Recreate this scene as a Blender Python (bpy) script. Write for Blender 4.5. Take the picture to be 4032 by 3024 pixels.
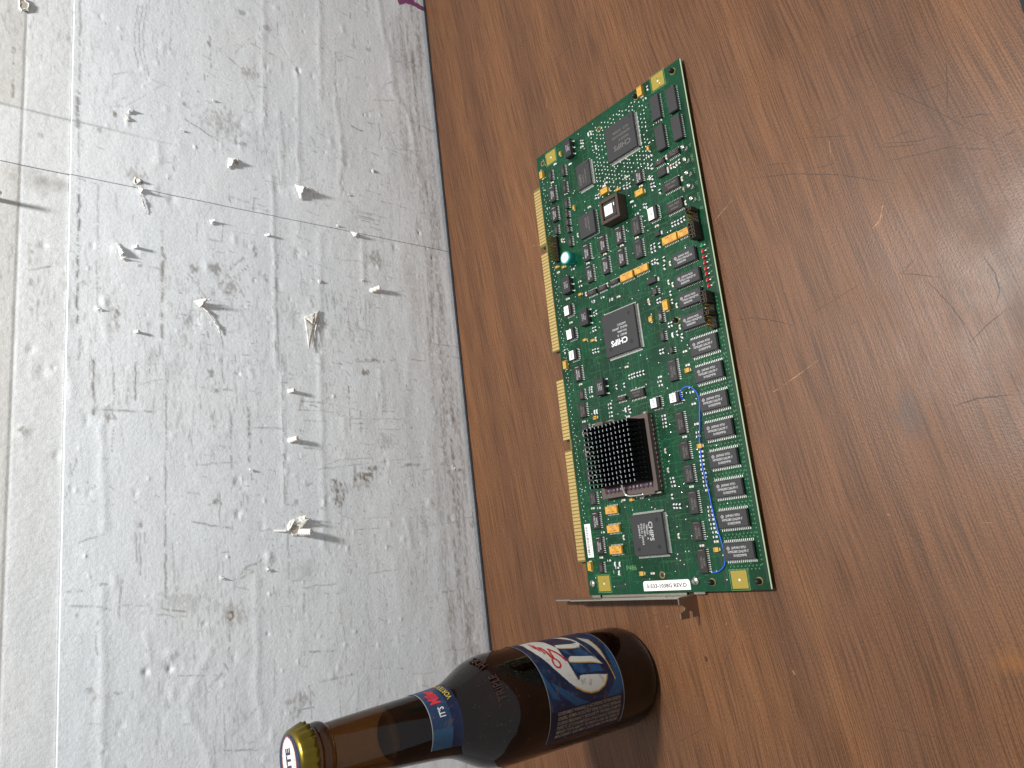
import bpy, bmesh, math, random
import numpy as np
from mathutils import Matrix, Vector
for o in list(bpy.data.objects): bpy.data.objects.remove(o)
scene = bpy.context.scene
col = scene.collection
R_ = math.radians
MM = 0.001

# ------------------------------------------------------------------ camera
cam_d = bpy.data.cameras.new('camera'); cam = bpy.data.objects.new('camera', cam_d); col.objects.link(cam)
RIGHT = Vector((-0.1144, -0.6227, -0.7741)); UP = Vector((0.9667, -0.2493, 0.0576)); FWD = Vector((0.2289, 0.7417, -0.6305))
UP.normalize(); FWD.normalize(); RIGHT = FWD.cross(UP).normalized(); UP = RIGHT.cross(FWD)
mw = Matrix((RIGHT, UP, -FWD)).transposed().to_4x4(); mw.translation = Vector((-0.0627, -0.5135, 0.3801))
cam.matrix_world = mw
cam_d.sensor_width = 36; cam_d.lens = 2937.9 / 4032 * 36; cam_d.clip_start = 0.01; cam_d.clip_end = 50
scene.camera = cam

# ------------------------------------------------------------------ light
world = bpy.data.worlds.new('World'); scene.world = world; world.use_nodes = True
bg = world.node_tree.nodes['Background']; bg.inputs[0].default_value = (0.94, 0.975, 1.0, 1); bg.inputs[1].default_value = 0.41
ld = bpy.data.lights.new('bench_lamp', 'AREA'); ld.shape = 'DISK'; ld.size = 0.10; ld.energy = 13.0; ld.color = (1.0, 0.98, 0.955)
lamp = bpy.data.objects.new('bench_lamp', ld); col.objects.link(lamp)
lamp.location = (0.23, -0.245, 1.0)
lamp.rotation_euler = (Vector((0.02, -0.19, 0.05)) - Vector(lamp.location)).to_track_quat('-Z', 'Y').to_euler()
scene.view_settings.view_transform = 'Standard'; scene.view_settings.look = 'None'
scene.view_settings.exposure = 0.0; scene.view_settings.gamma = 1
scene.view_settings.use_curve_mapping = False

# ------------------------------------------------------------------ materials
MATS = {}
def mat(name, color=(.5, .5, .5), rough=.5, metal=0.0, **kw):
    if name in MATS: return MATS[name]
    m = bpy.data.materials.new(name); m.use_nodes = True
    b = m.node_tree.nodes['Principled BSDF']
    b.inputs['Base Color'].default_value = (*color, 1); b.inputs['Roughness'].default_value = rough; b.inputs['Metallic'].default_value = metal
    for k, v in kw.items(): b.inputs[k.replace('_', ' ')].default_value = v
    MATS[name] = m; return m
def N(m, typ, **kw):
    n = m.node_tree.nodes.new(typ)
    for k, v in kw.items():
        if hasattr(n, k): setattr(n, k, v)
        else: n.inputs[k.replace('_', ' ')].default_value = v
    return n
def LK(m, a, b): m.node_tree.links.new(a, b)
def bsdf(m): return m.node_tree.nodes['Principled BSDF']
def ramp(m, fac, stops):
    r = m.node_tree.nodes.new('ShaderNodeValToRGB'); e = r.color_ramp.elements
    while len(e) < len(stops): e.new(0.5)
    for i, (p, c) in enumerate(stops): e[i].position = p; e[i].color = (*c, 1)
    LK(m, fac, r.inputs[0]); return r
def mixc(m, fac, a, b, mode='MIX'):
    x = m.node_tree.nodes.new('ShaderNodeMix'); x.data_type = 'RGBA'; x.blend_type = mode
    for sock, val in ((x.inputs[0], fac), (x.inputs[6], a), (x.inputs[7], b)):
        if isinstance(val, (int, float)): sock.default_value = val
        elif isinstance(val, tuple): sock.default_value = (*val, 1)
        else: LK(m, val, sock)
    return x.outputs[2]
def coords(m, scale=(1, 1, 1), rot=(0, 0, 0), kind='Object'):
    t = m.node_tree.nodes.new('ShaderNodeTexCoord'); mp = m.node_tree.nodes.new('ShaderNodeMapping')
    mp.inputs['Scale'].default_value = scale; mp.inputs['Rotation'].default_value = rot
    LK(m, t.outputs[kind], mp.inputs['Vector']); return mp.outputs['Vector']
def noise(m, vec, scale, detail=2.0, rough=.5, dist=0.0):
    n = m.node_tree.nodes.new('ShaderNodeTexNoise'); LK(m, vec, n.inputs['Vector'])
    n.inputs['Scale'].default_value = scale; n.inputs['Detail'].default_value = detail; n.inputs['Roughness'].default_value = rough; n.inputs['Distortion'].default_value = dist
    return n.outputs['Fac']
def bump(m, h, strength, dist=.001, normal=None):
    b = m.node_tree.nodes.new('ShaderNodeBump'); b.inputs['Strength'].default_value = strength; b.inputs['Distance'].default_value = dist
    LK(m, h, b.inputs['Height'])
    if normal: LK(m, normal, b.inputs['Normal'])
    return b.outputs['Normal']
def math_(m, op, a, b=None):
    n = m.node_tree.nodes.new('ShaderNodeMath'); n.operation = op
    for i, v in enumerate((a, b)):
        if v is None: continue
        if isinstance(v, (int, float)): n.inputs[i].default_value = v
        else: LK(m, v, n.inputs[i])
    return n.outputs[0]

# wood-grain laminate
def wood():
    m = mat('woodgrain_laminate', rough=.36, Specular_IOR_Level=.34)
    base = coords(m, (1, 1, 1), (0, 0, R_(-7.5)))
    warp = noise(m, base, 7.0, 2)
    sep = N(m, 'ShaderNodeSeparateXYZ'); LK(m, base, sep.inputs[0])
    y2 = math_(m, 'ADD', sep.outputs[1], math_(m, 'MULTIPLY', math_(m, 'SUBTRACT', warp, .5), 0.009))
    def stretched(ax, ay):
        c = N(m, 'ShaderNodeCombineXYZ'); LK(m, math_(m, 'MULTIPLY', sep.outputs[0], ax), c.inputs[0]); LK(m, math_(m, 'MULTIPLY', y2, ay), c.inputs[1])
        return c.outputs[0]
    broad = noise(m, stretched(2.2, 30), 1.0, 3, .5)
    mid = noise(m, stretched(5, 190), 1.0, 3, .6)
    fine = noise(m, stretched(20, 1450), 1.0, 2, .6)
    grit = noise(m, stretched(700, 1900), 1.0, 1, .5)
    c0 = ramp(m, broad, [(.28, (.112, .050, .024)), (.5, (.150, .066, .029)), (.72, (.192, .084, .034))]).outputs[0]
    pores = ramp(m, fine, [(.41, (.20, .19, .20)), (.53, (1.04, 1.04, 1.04))]).outputs[0]
    midr = ramp(m, mid, [(.32, (.89, .88, .88)), (.62, (1.06, 1.05, 1.04))]).outputs[0]
    c1 = mixc(m, 1.0, c0, midr, 'MULTIPLY'); c2 = mixc(m, .50, c1, pores, 'MULTIPLY')
    gr = ramp(m, grit, [(.35, (.8, .8, .8)), (.65, (1.12, 1.12, 1.12))]).outputs[0]
    c3 = mixc(m, 1.0, c2, gr, 'MULTIPLY')
    # two natural discolourations printed in the grain: an orange patch and a dark knot
    obj = coords(m)
    def spot(cx, cy, rx, ry):
        v = N(m, 'ShaderNodeMapping'); LK(m, obj, v.inputs[0]); v.inputs['Location'].default_value = (-cx / rx, -cy / ry, 0); v.inputs['Scale'].default_value = (1 / rx, 1 / ry, 0)
        l = N(m, 'ShaderNodeVectorMath', operation='LENGTH'); LK(m, v.outputs[0], l.inputs[0])
        w = math_(m, 'ADD', l.outputs['Value'], math_(m, 'MULTIPLY', math_(m, 'SUBTRACT', noise(m, obj, 120, 3), .5), 1.2))
        return ramp(m, w, [(.25, (1, 1, 1)), (1.0, (0, 0, 0))]).outputs[0]
    c4 = mixc(m, math_(m, 'MULTIPLY', spot(-.130, -.378, .007, .012), .4), c3, (.26, .10, .018))
    c5 = mixc(m, math_(m, 'MULTIPLY', spot(-.017, -.360, .016, .010), .45), c4, (.06, .05, .05))
    LK(m, c5, bsdf(m).inputs['Base Color'])
    wear = noise(m, coords(m, (1, 1.4, 1)), 16, 4, .6)
    rr = ramp(m, wear, [(.35, (.37, .37, .37)), (.65, (.50, .50, .50))]).outputs[0]
    LK(m, rr, bsdf(m).inputs['Roughness'])
    micro = noise(m, coords(m), 900, 2, .6)
    n1 = bump(m, micro, .16, .0006); LK(m, bump(m, fine, .10, .0005, n1), bsdf(m).inputs['Normal'])
    return m
M_WOOD = wood()
M_BLACKEDGE = mat('black_edge_strip', (.012, .014, .02), .45)
def scratch_mat(name, c):
    m = mat(name, c, .5); tr = N(m, 'ShaderNodeBsdfTransparent'); mx = N(m, 'ShaderNodeMixShader')
    f = ramp(m, noise(m, coords(m), 260, 2), [(.32, (.12, .12, .12)), (.66, (.75, .75, .75))]).outputs[0]
    out = m.node_tree.nodes['Material Output']
    LK(m, f, mx.inputs[0]); LK(m, tr.outputs[0], mx.inputs[1]); LK(m, bsdf(m).outputs[0], mx.inputs[2]); LK(m, mx.outputs[0], out.inputs[0]); return m
M_SCR_D = scratch_mat('dark_scratch', (.045, .022, .012)); M_SCR_L = scratch_mat('pale_scratch', (.55, .30, .15))

# grimy painted paper-faced wall board: the 'dirt' colour attribute holds r soot, g brown stain, b marker, a duller tone of the upper strips
def wallm():
    m = mat('grimy_wall_paint', rough=.62)
    a = N(m, 'ShaderNodeAttribute', attribute_name='dirt')
    sp = N(m, 'ShaderNodeSeparateColor'); LK(m, a.outputs['Color'], sp.inputs[0])
    v = coords(m)
    patch = ramp(m, noise(m, v, 9, 4, .6), [(.3, (.745, .79, .825)), (.7, (.79, .815, .83))]).outputs[0]
    c = mixc(m, a.outputs['Alpha'], patch, (.63, .625, .60))
    grain = ramp(m, noise(m, v, 420, 3, .7), [(.3, (.90, .90, .90)), (.7, (1.05, 1.05, 1.05))]).outputs[0]
    c = mixc(m, 1.0, c, grain, 'MULTIPLY')
    c = mixc(m, sp.outputs[1], c, (.185, .125, .052)); c = mixc(m, sp.outputs[0], c, (.085, .08, .075))
    c = mixc(m, sp.outputs[2], c, (.20, .012, .135))
    LK(m, c, bsdf(m).inputs['Base Color'])
    h = noise(m, v, 520, 3, .65); LK(m, bump(m, h, .32, .0007), bsdf(m).inputs['Normal'])
    return m
M_WALL = wallm()
M_PAPER = mat('torn_paper', (.78, .77, .73), .8)
LK(M_PAPER, ramp(M_PAPER, noise(M_PAPER, coords(M_PAPER), 500, 3), [(.3, (.60, .57, .51)), (.6, (.80, .79, .75))]).outputs[0], bsdf(M_PAPER).inputs['Base Color'])
M_PLASTER = mat('white_plastic', (.80, .79, .74), .5)
M_GYPSUM = mat('wall_core', (.10, .085, .06), .9); M_HOLE = mat('chalky_hole', (.42, .39, .33), .9)

# ------------------------------------------------------------------ mesh helpers
class MB:
    def __init__(s): s.v = []; s.f = []; s.mi = []
    def add(s, vs, fs, mi=0):
        o = len(s.v); s.v += [tuple(p) for p in vs]; s.f += [tuple(i + o for i in f) for f in fs]; s.mi += [mi] * len(fs)
    def box(s, x0, y0, z0, x1, y1, z1, mi=0, top=None, inset=0):
        a = inset
        v = [(x0, y0, z0), (x1, y0, z0), (x1, y1, z0), (x0, y1, z0), (x0 + a, y0 + a, z1), (x1 - a, y0 + a, z1), (x1 - a, y1 - a, z1), (x0 + a, y1 - a, z1)]
        s.add(v, [(3, 2, 1, 0), (0, 1, 5, 4), (1, 2, 6, 5), (2, 3, 7, 6), (3, 0, 4, 7)], mi); s.add(v[4:], [(0, 1, 2, 3)], mi if top is None else top)
    def body(s, x0, y0, z0, x1, y1, z1, d, mi=0):   # moulded chip body: belly line wider than top and bottom
        zm = (z0 + z1) / 2; ring = []
        for z, a in ((z0, d), (zm, 0), (z1 - d * .5, d * .7), (z1, d * 1.3)):
            ring.append([(x0 + a, y0 + a, z), (x1 - a, y0 + a, z), (x1 - a, y1 - a, z), (x0 + a, y1 - a, z)])
        vs = [p for r in ring for p in r]; fs = [(3, 2, 1, 0)]
        for k in range(3):
            for i in range(4): j = (i + 1) % 4; fs.append((4 * k + i, 4 * k + j, 4 * k + 4 + j, 4 * k + 4 + i))
        fs.append((12, 13, 14, 15)); s.add(vs, fs, mi)
    def lathe(s, prof, n=24, c=(0, 0, 0), mi=0, cap0=True, cap1=True, mod=None):
        o = []
        for k, (r, z) in enumerate(prof):
            for i in range(n):
                a = 2 * math.pi * i / n; rr = mod(r, z, i) if mod else r
                o.append((c[0] + rr * math.cos(a), c[1] + rr * math.sin(a), c[2] + z))
        fs = []
        for k in range(len(prof) - 1):
            for i in range(n): j = (i + 1) % n; fs.append((k * n + i, k * n + j, (k + 1) * n + j, (k + 1) * n + i))
        if cap0: fs.append(tuple(reversed(range(n))))
        if cap1: fs.append(tuple((len(prof) - 1) * n + i for i in range(n)))
        s.add(o, fs, mi)
    def tube(s, pts, r, n=8, mi=0, cap=True):
        pts = [Vector(p) for p in pts]; o = []; t0 = None; up = Vector((0.13, .2, 1))
        for i, p in enumerate(pts):
            t = (pts[min(i + 1, len(pts) - 1)] - pts[max(i - 1, 0)]).normalized()
            a = t.cross(up); a = a.normalized() if a.length > 1e-6 else Vector((1, 0, 0)); b = t.cross(a)
            rr = r[i] if isinstance(r, (list, tuple)) else r
            for k in range(n): q = 2 * math.pi * k / n; o.append(p + a * (rr * math.cos(q)) + b * (rr * math.sin(q)))
        fs = []
        for i in range(len(pts) - 1):
            for k in range(n): j = (k + 1) % n; fs.append((i * n + k, i * n + j, (i + 1) * n + j, (i + 1) * n + k))
        if cap: fs.append(tuple(reversed(range(n)))); fs.append(tuple((len(pts) - 1) * n + k for k in range(n)))
        s.add(o, fs, mi)
    def disc(s, x, y, z, r, n=8, mi=0, rot=0):
        s.add([(x + r * math.cos(rot + 2 * math.pi * i / n), y + r * math.sin(rot + 2 * math.pi * i / n), z) for i in range(n)], [tuple(range(n))], mi)
    def strip(s, pts, w, z, mi=0, taper=False):   # flat ribbon in the xy plane
        P = [Vector((p[0], p[1], 0)) for p in pts]; o = []; n = len(P)
        for i, p in enumerate(P):
            t = (P[min(i + 1, n - 1)] - P[max(i - 1, 0)]); t = t.normalized() if t.length else Vector((1, 0, 0))
            q = Vector((-t.y, t.x, 0)); ww = w / 2 * ((.25 + .75 * math.sin(math.pi * (i + .5) / n)) if taper else 1)
            o += [(p.x + q.x * ww, p.y + q.y * ww, z), (p.x - q.x * ww, p.y - q.y * ww, z)]
        s.add(o, [(2 * i, 2 * i + 1, 2 * i + 3, 2 * i + 2) for i in range(n - 1)], mi)
    def mesh(s, name):
        me = bpy.data.meshes.new(name); me.from_pydata(s.v, [], s.f); me.polygons.foreach_set('material_index', s.mi); me.update(); return me
def obj(name, mesh, mats, parent=None, loc=(0, 0, 0), smooth=False, label=None, cat=None, group=None, kind=None):
    if isinstance(mesh, MB): mesh = mesh.mesh(name)
    if mats and not mesh.materials:
        for m in (mats if isinstance(mats, (list, tuple)) else [mats]): mesh.materials.append(m)
    if smooth: mesh.polygons.foreach_set('use_smooth', [True] * len(mesh.polygons))
    o = bpy.data.objects.new(name, mesh); col.objects.link(o); o.location = loc
    if parent: o.parent = parent
    for k, v in (('label', label), ('category', cat), ('group', group), ('kind', kind)):
        if v: o[k] = v
    return o
def empty(name, loc=(0, 0, 0), **kw):
    o = obj(name, None, None, None, loc, **kw) if False else bpy.data.objects.new(name, None)
    col.objects.link(o); o.location = loc; o.empty_display_size = .02
    for k, v in kw.items(): o[k] = v
    return o
_txt = {}
def text_geo(s, bold=0.0):
    if (s, bold) in _txt: return _txt[(s, bold)]
    c = bpy.data.curves.new('lettering', 'FONT'); c.body = s; c.align_x = 'CENTER'; c.align_y = 'CENTER'; c.size = 1; c.resolution_u = 2; c.offset = bold
    o = bpy.data.objects.new('lettering', c); col.objects.link(o)
    dg = bpy.context.evaluated_depsgraph_get(); me = bpy.data.meshes.new_from_object(o.evaluated_get(dg))
    vs = [tuple(v.co) for v in me.vertices]; fs = [tuple(p.vertices) for p in me.polygons]
    bpy.data.objects.remove(o); bpy.data.curves.remove(c); bpy.data.meshes.remove(me)
    _txt[(s, bold)] = (vs, fs); return vs, fs
DIRS = {'-v': ((0, -1), (1, 0)), '+v': ((0, 1), (-1, 0)), '+u': ((1, 0), (0, 1)), '-u': ((-1, 0), (0, -1))}
def put_text(mb, s, x, y, z, size, d, width=1.0, bold=0.0, mi=0, fit=None):
    vs, fs = text_geo(s, bold); (dx, dy), (ux, uy) = DIRS[d]
    if fit: w = max(v[0] for v in vs) - min(v[0] for v in vs); width = fit / (w * size)
    mb.add([(x + (p[0] * width * dx + p[1] * ux) * size, y + (p[0] * width * dy + p[1] * uy) * size, z) for p in vs], fs, mi)
rnd = random.Random(7)
# measured layout, millimetres (board: along, across; wall: x, z)
LST=[["qfp",291.3,40.9,317.9,68.1,3.4,"C1"],["qfp",285.3,86.4,305.0,100.3,2.8,"C2"],["qfp",156.6,64.1,187.5,94.3,3.4,"C3"],["qfp",23.4,66.2,49.8,93.2,3.4,"C4"],["soj",299.2,5.3,316.8,12.7,3.2,""],["soj",301.2,18.7,318.7,26.1,3.2,""],["soj",279.2,5.2,296.4,12.5,3.2,""],["soj",279.1,18.8,296.4,26.3,3.2,""],["osc",315.2,100.7,328.6,107.6,4.5],["osc",214.5,119.5,226.9,127.9,4.5],["osc",185.7,106.1,197.8,114.0,4.5],["osc",133.2,99.6,144.7,107.6,4.5],["sov",271.0,10.6,275.0,20.0,2.3],["sov",270.6,22.7,274.4,31.0,2.3],["sov",249.8,14.3,256.9,26.8,2.3],["sov",235.1,14.3,242.1,27.1,2.3],["sov",205.9,96.9,209.5,106.0,2.3],["sov",205.8,87.0,209.2,95.2,2.3],["sov",206.4,75.4,209.5,84.0,2.3],["sov",124.7,67.4,130.4,79.8,2.3],["sov",125.9,83.6,128.9,92.0,2.3],["sou",266.1,42.3,275.6,48.7,2.3],["sou",307.4,126.1,316.1,129.4,2.3],["sou",304.5,112.1,313.5,115.9,2.3],["sou",290.0,125.0,302.7,131.3,2.3],["sou",274.0,125.3,285.7,131.7,2.3],["sou",263.5,127.0,270.8,130.5,2.3],["sou",291.0,112.7,299.8,116.0,2.3],["sou",278.4,113.0,286.9,116.6,2.3],["sou",271.6,114.2,276.6,117.5,2.3],["sou",265.4,114.5,270.4,117.7,2.3],["sou",259.7,114.5,264.2,117.7,2.3],["sou",248.5,114.3,256.7,117.6,2.3],["sou",231.7,82.1,244.4,88.4,2.3],["sou",231.8,98.1,244.4,104.7,2.3],["sou",215.4,97.7,227.8,104.5,2.3],["sou",215.9,82.0,228.4,88.7,2.3],["sou",231.9,66.1,244.5,72.9,2.3],["sou",216.1,66.9,228.5,73.4,2.3],["sou",232.2,50.0,244.9,57.5,2.3],["sou",216.0,51.0,228.9,58.1,2.3],["sou",187.6,44.3,191.3,48.9,2.3],["sou",148.5,121.6,159.7,128.6,2.3],["sou",134.8,121.8,142.5,126.2,2.3],["sou",121.9,121.7,132.6,128.9,2.3],["sou",128.5,38.4,142.4,45.5,2.3],["sou",155.7,44.0,162.7,47.5,2.3],["sou",168.0,43.2,176.6,46.8,2.3],["sou",146.3,38.9,150.4,42.2,2.3],["sou",107.1,122.0,117.1,127.5,2.3],["sou",92.4,122.9,103.5,128.7,2.3],["sou",76.0,122.8,86.6,128.8,2.3],["sou",60.5,122.8,69.5,129.0,2.3],["sou",95.0,39.3,108.7,45.6,2.3],["sou",78.5,38.8,90.2,45.5,2.3],["sou",64.4,38.5,75.6,45.5,2.3],["sou",45.6,38.4,59.7,45.2,2.3],["sou",29.7,38.6,41.4,45.8,2.3],["sou",10.7,38.4,25.3,45.1,2.3],["sou",43.9,122.3,55.5,129.5,2.3],["sou",27.0,122.3,38.8,128.7,2.3],["sou",14.6,124.4,21.9,128.3,2.3],["plcc",248.1,87.6,265.8,103.2,4.0,""],["plcl",235.9,33.9,245.1,41.3,3.6,"0397"],["plcl",198.1,122.2,206.0,129.5,3.6,"0311"],["plcl",180.0,122.3,187.9,130.0,3.6,"0311"],["plcl",164.5,122.6,172.0,130.1,3.6,"0354"],["plcl",114.5,54.7,121.5,62.3,3.6,"0313"],["plcl",114.6,38.9,121.3,46.5,3.6,"0312"],["mem",198.1,10.4,207.4,28.6,3.2,"A"],["mem",184.5,9.9,193.4,28.8,3.2,"A"],["mem",171.4,10.9,180.8,28.5,3.2,"A"],["mem",157.1,11.3,166.8,28.8,3.2,"A"],["mem",139.3,6.0,150.2,26.0,2.8,"B"],["mem",122.5,5.6,132.7,25.9,2.8,"B"],["mem",104.6,5.7,115.0,25.7,2.8,"B"],["mem",87.6,5.4,97.7,25.7,2.8,"B"],["mem",70.4,5.5,80.3,25.4,2.8,"B"],["mem",52.9,5.4,62.8,25.3,2.8,"B"],["mem",35.2,5.5,45.3,26.1,2.8,"B"],["mem",17.1,5.1,27.1,25.6,2.8,"B"],["gold",216.3,22.4,221.6,34.1,2.6],["gold",216.3,11.4,221.1,21.5,2.6],["gold",205.1,61.9,210.3,73.2,2.6],["gold",205.5,48.6,210.3,60.2,2.6],["gold",52.7,104.3,57.9,115.1,2.6],["gold",40.2,104.6,45.4,115.8,2.6],["gold",26.2,104.9,31.6,116.0,2.6],["blk",195.5,43.6,198.9,51.8,2.5],["blk",224.8,35.3,227.9,39.7,2.0],["blk",262.2,22.8,267.7,29.7,2.3],["pad",322.7,13.2,334.5,25.1,0],["pad",321.2,120.3,332.3,132.3,0],["pad",1.3,120.8,13.2,133.4,0],["pad",0.1,13.3,11.8,25.6,0],["sock",247.3,59.6,265.0,77.9,8.5],["stick",1.6,54.7,7.8,92.4,0],["bar",25.3,132.8,48.2,139.7,0],["cpus",62.7,63.1,114.0,111.4,7],["cpub",62.6,61.4,113.6,109.4,9],["hstop",68.2,64.8,108.6,106.0,24],["hsbase",68.2,63.4,109.8,100.9,9]]
TAN=[["D",328.3,33.1,"u"],["A",324.0,115.0,"u"],["C",316.8,137.1,"u"],["A",286.7,34.4,"u"],["D",274.7,76.4,"v"],["D",259.6,46.3,"v"],["A",270.8,65.2,"v"],["A",276.4,108.3,"u"],["A",239.0,133.6,"v"],["A",236.4,126.5,"v"],["A",210.4,113.4,"v"],["A",176.4,114.7,"v"],["A",173.9,107.1,"v"],["B",172.9,53.4,"u"],["D",177.7,39.3,"u"],["C",163.7,136.9,"u"],["B",132.7,31.2,"v"],["A",120.0,114.2,"v"],["A",119.3,114.5,"v"],["C",19.5,136.9,"u"],["B",12.6,91.1,"v"],["B",23.8,31.0,"v"],["A",59.9,91.5,"v"],["B",85.3,31.0,"v"]]
SML=[[319.0,122.5,"wv"],[311.4,107.0,"wv"],[318.4,93.1,"cv"],[311.0,79.6,"cu"],[324.5,85.1,"wu"],[324.2,82.4,"cu"],[322.5,93.2,"ru"],[321.6,91.4,"ru"],[328.3,27.9,"ru"],[322.1,31.5,"rv"],[301.0,24.0,"rv"],[300.6,22.1,"rv"],[276.4,56.7,"cv"],[266.8,37.5,"cu"],[265.7,35.3,"ru"],[274.7,37.2,"ru"],[273.1,34.7,"ru"],[281.3,36.4,"rv"],[280.8,34.1,"rv"],[273.9,21.8,"cu"],[265.9,19.5,"ou"],[265.7,17.3,"ru"],[265.9,15.0,"ou"],[266.4,12.7,"ru"],[254.2,12.8,"cu"],[260.9,37.0,"ru"],[260.5,34.8,"ru"],[258.5,36.7,"ru"],[306.2,127.9,"cv"],[284.0,74.5,"rv"],[280.9,75.5,"cv"],[246.9,12.8,"cu"],[291.0,115.1,"cv"],[279.4,77.4,"wv"],[270.6,93.9,"cv"],[270.4,59.9,"ru"],[269.5,57.1,"ru"],[269.6,54.6,"ru"],[264.4,45.6,"cv"],[257.3,55.2,"wv"],[253.4,53.8,"rv"],[247.1,52.5,"rv"],[231.1,55.5,"cv"],[231.0,69.3,"cv"],[230.9,85.5,"cv"],[230.5,102.5,"cv"],[254.9,108.6,"cu"],[257.5,125.5,"cu"],[256.5,123.2,"ru"],[275.2,86.1,"ru"],[274.6,83.9,"ru"],[250.0,45.5,"ru"],[249.4,43.6,"ru"],[232.2,37.8,"cv"],[228.0,25.6,"ru"],[228.0,23.4,"ru"],[227.8,20.9,"ru"],[228.0,18.3,"ru"],[228.3,16.0,"ru"],[220.2,44.7,"ru"],[220.4,42.0,"ru"],[217.6,44.8,"ru"],[217.5,42.1,"ru"],[209.7,45.9,"ru"],[209.8,43.6,"ru"],[203.9,32.1,"cu"],[192.3,35.5,"cu"],[189.7,32.6,"cu"],[247.0,12.8,"cu"],[237.7,13.1,"cu"],[234.9,133.5,"cv"],[231.7,118.1,"rv"],[220.2,112.9,"rv"],[216.6,112.6,"rv"],[209.1,108.2,"cu"],[208.6,86.9,"cu"],[201.3,93.1,"rv"],[197.6,85.4,"rv"],[197.0,78.6,"cv"],[211.8,127.5,"cv"],[184.8,35.4,"ru"],[185.7,53.6,"cu"],[183.2,44.4,"ru"],[218.8,38.0,"bu"],[253.8,31.0,"bu"],[208.7,41.5,"bu"],[208.5,36.1,"bu"],[203.1,36.8,"bu"],[211.6,126.7,"cv"],[193.3,127.0,"cv"],[201.7,102.3,"rv"],[196.8,85.7,"rv"],[192.9,100.7,"ru"],[192.3,103.0,"ru"],[181.7,105.9,"ru"],[181.7,103.6,"ru"],[174.2,104.5,"cu"],[174.1,136.8,"ru"],[166.3,108.7,"ru"],[166.3,106.4,"ru"],[165.9,103.7,"ru"],[147.6,80.3,"cv"],[140.3,79.1,"ru"],[140.4,76.7,"ru"],[140.5,74.6,"ru"],[140.4,71.8,"ru"],[140.4,69.4,"ru"],[140.3,66.6,"ru"],[136.4,91.6,"ru"],[136.0,84.5,"ru"],[140.2,116.1,"rv"],[138.5,116.0,"rv"],[135.2,116.1,"rv"],[149.9,50.4,"ru"],[149.9,48.2,"ru"],[184.3,53.2,"cu"],[183.0,46.4,"ru"],[182.9,44.2,"ru"],[179.2,35.1,"ru"],[175.5,32.1,"cu"],[161.3,32.3,"cu"],[165.0,40.4,"ru"],[165.0,38.2,"ru"],[157.9,38.8,"wu"],[158.0,35.1,"ru"],[155.2,31.7,"ru"],[145.0,31.5,"cv"],[136.1,31.1,"cv"],[134.1,53.8,"cv"],[131.3,54.7,"rv"],[128.7,54.1,"rv"],[118.9,31.3,"rv"],[146.3,125.2,"cv"],[126.4,99.9,"rv"],[123.5,100.0,"rv"],[120.4,100.1,"rv"],[117.8,100.1,"rv"],[119.4,86.3,"wu"],[120.0,83.3,"ru"],[117.9,82.5,"ru"],[114.2,70.3,"cv"],[119.3,126.6,"cv"],[123.8,114.8,"wu"],[123.7,112.6,"wu"],[141.8,115.7,"rv"],[111.5,31.2,"cv"],[99.0,31.6,"cv"],[93.9,31.5,"rv"],[91.4,31.7,"rv"],[81.9,31.5,"rv"],[79.1,31.7,"rv"],[76.6,31.8,"rv"],[74.2,32.0,"rv"],[71.4,32.2,"rv"],[68.9,31.7,"rv"],[66.4,31.8,"rv"],[64.0,32.0,"rv"],[61.5,32.1,"rv"],[58.7,31.3,"cv"],[109.0,55.5,"rv"],[106.7,55.5,"rv"],[104.3,55.6,"rv"],[102.0,55.7,"rv"],[86.9,58.2,"cu"],[74.7,58.3,"cu"],[92.9,41.8,"cv"],[62.2,42.5,"cv"],[69.3,56.4,"rv"],[67.0,56.1,"rv"],[64.4,55.9,"rv"],[58.1,58.2,"ru"],[52.1,57.9,"ru"],[51.9,55.8,"ru"],[51.6,53.3,"ru"],[60.6,99.2,"cv"],[60.2,83.1,"cv"],[114.2,70.2,"cv"],[114.5,85.0,"cv"],[58.3,128.5,"cv"],[57.9,122.7,"rv"],[48.7,31.6,"rv"],[46.3,31.8,"rv"],[43.9,31.9,"rv"],[41.2,32.1,"rv"],[41.3,121.9,"rv"],[24.7,126.4,"cv"],[22.3,119.5,"rv"],[19.6,114.3,"wu"],[19.4,110.1,"wu"],[17.2,112.9,"rv"],[13.8,111.6,"wu"],[36.4,103.3,"cu"],[33.8,57.7,"cu"],[12.3,82.9,"cv"],[26.8,41.6,"cv"],[28.4,30.9,"cv"],[46.4,31.0,"rv"],[43.7,31.2,"rv"],[41.3,31.3,"rv"],[38.6,31.5,"rv"],[36.2,31.6,"rv"],[33.8,30.9,"rv"],[31.1,31.1,"rv"]]
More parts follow.
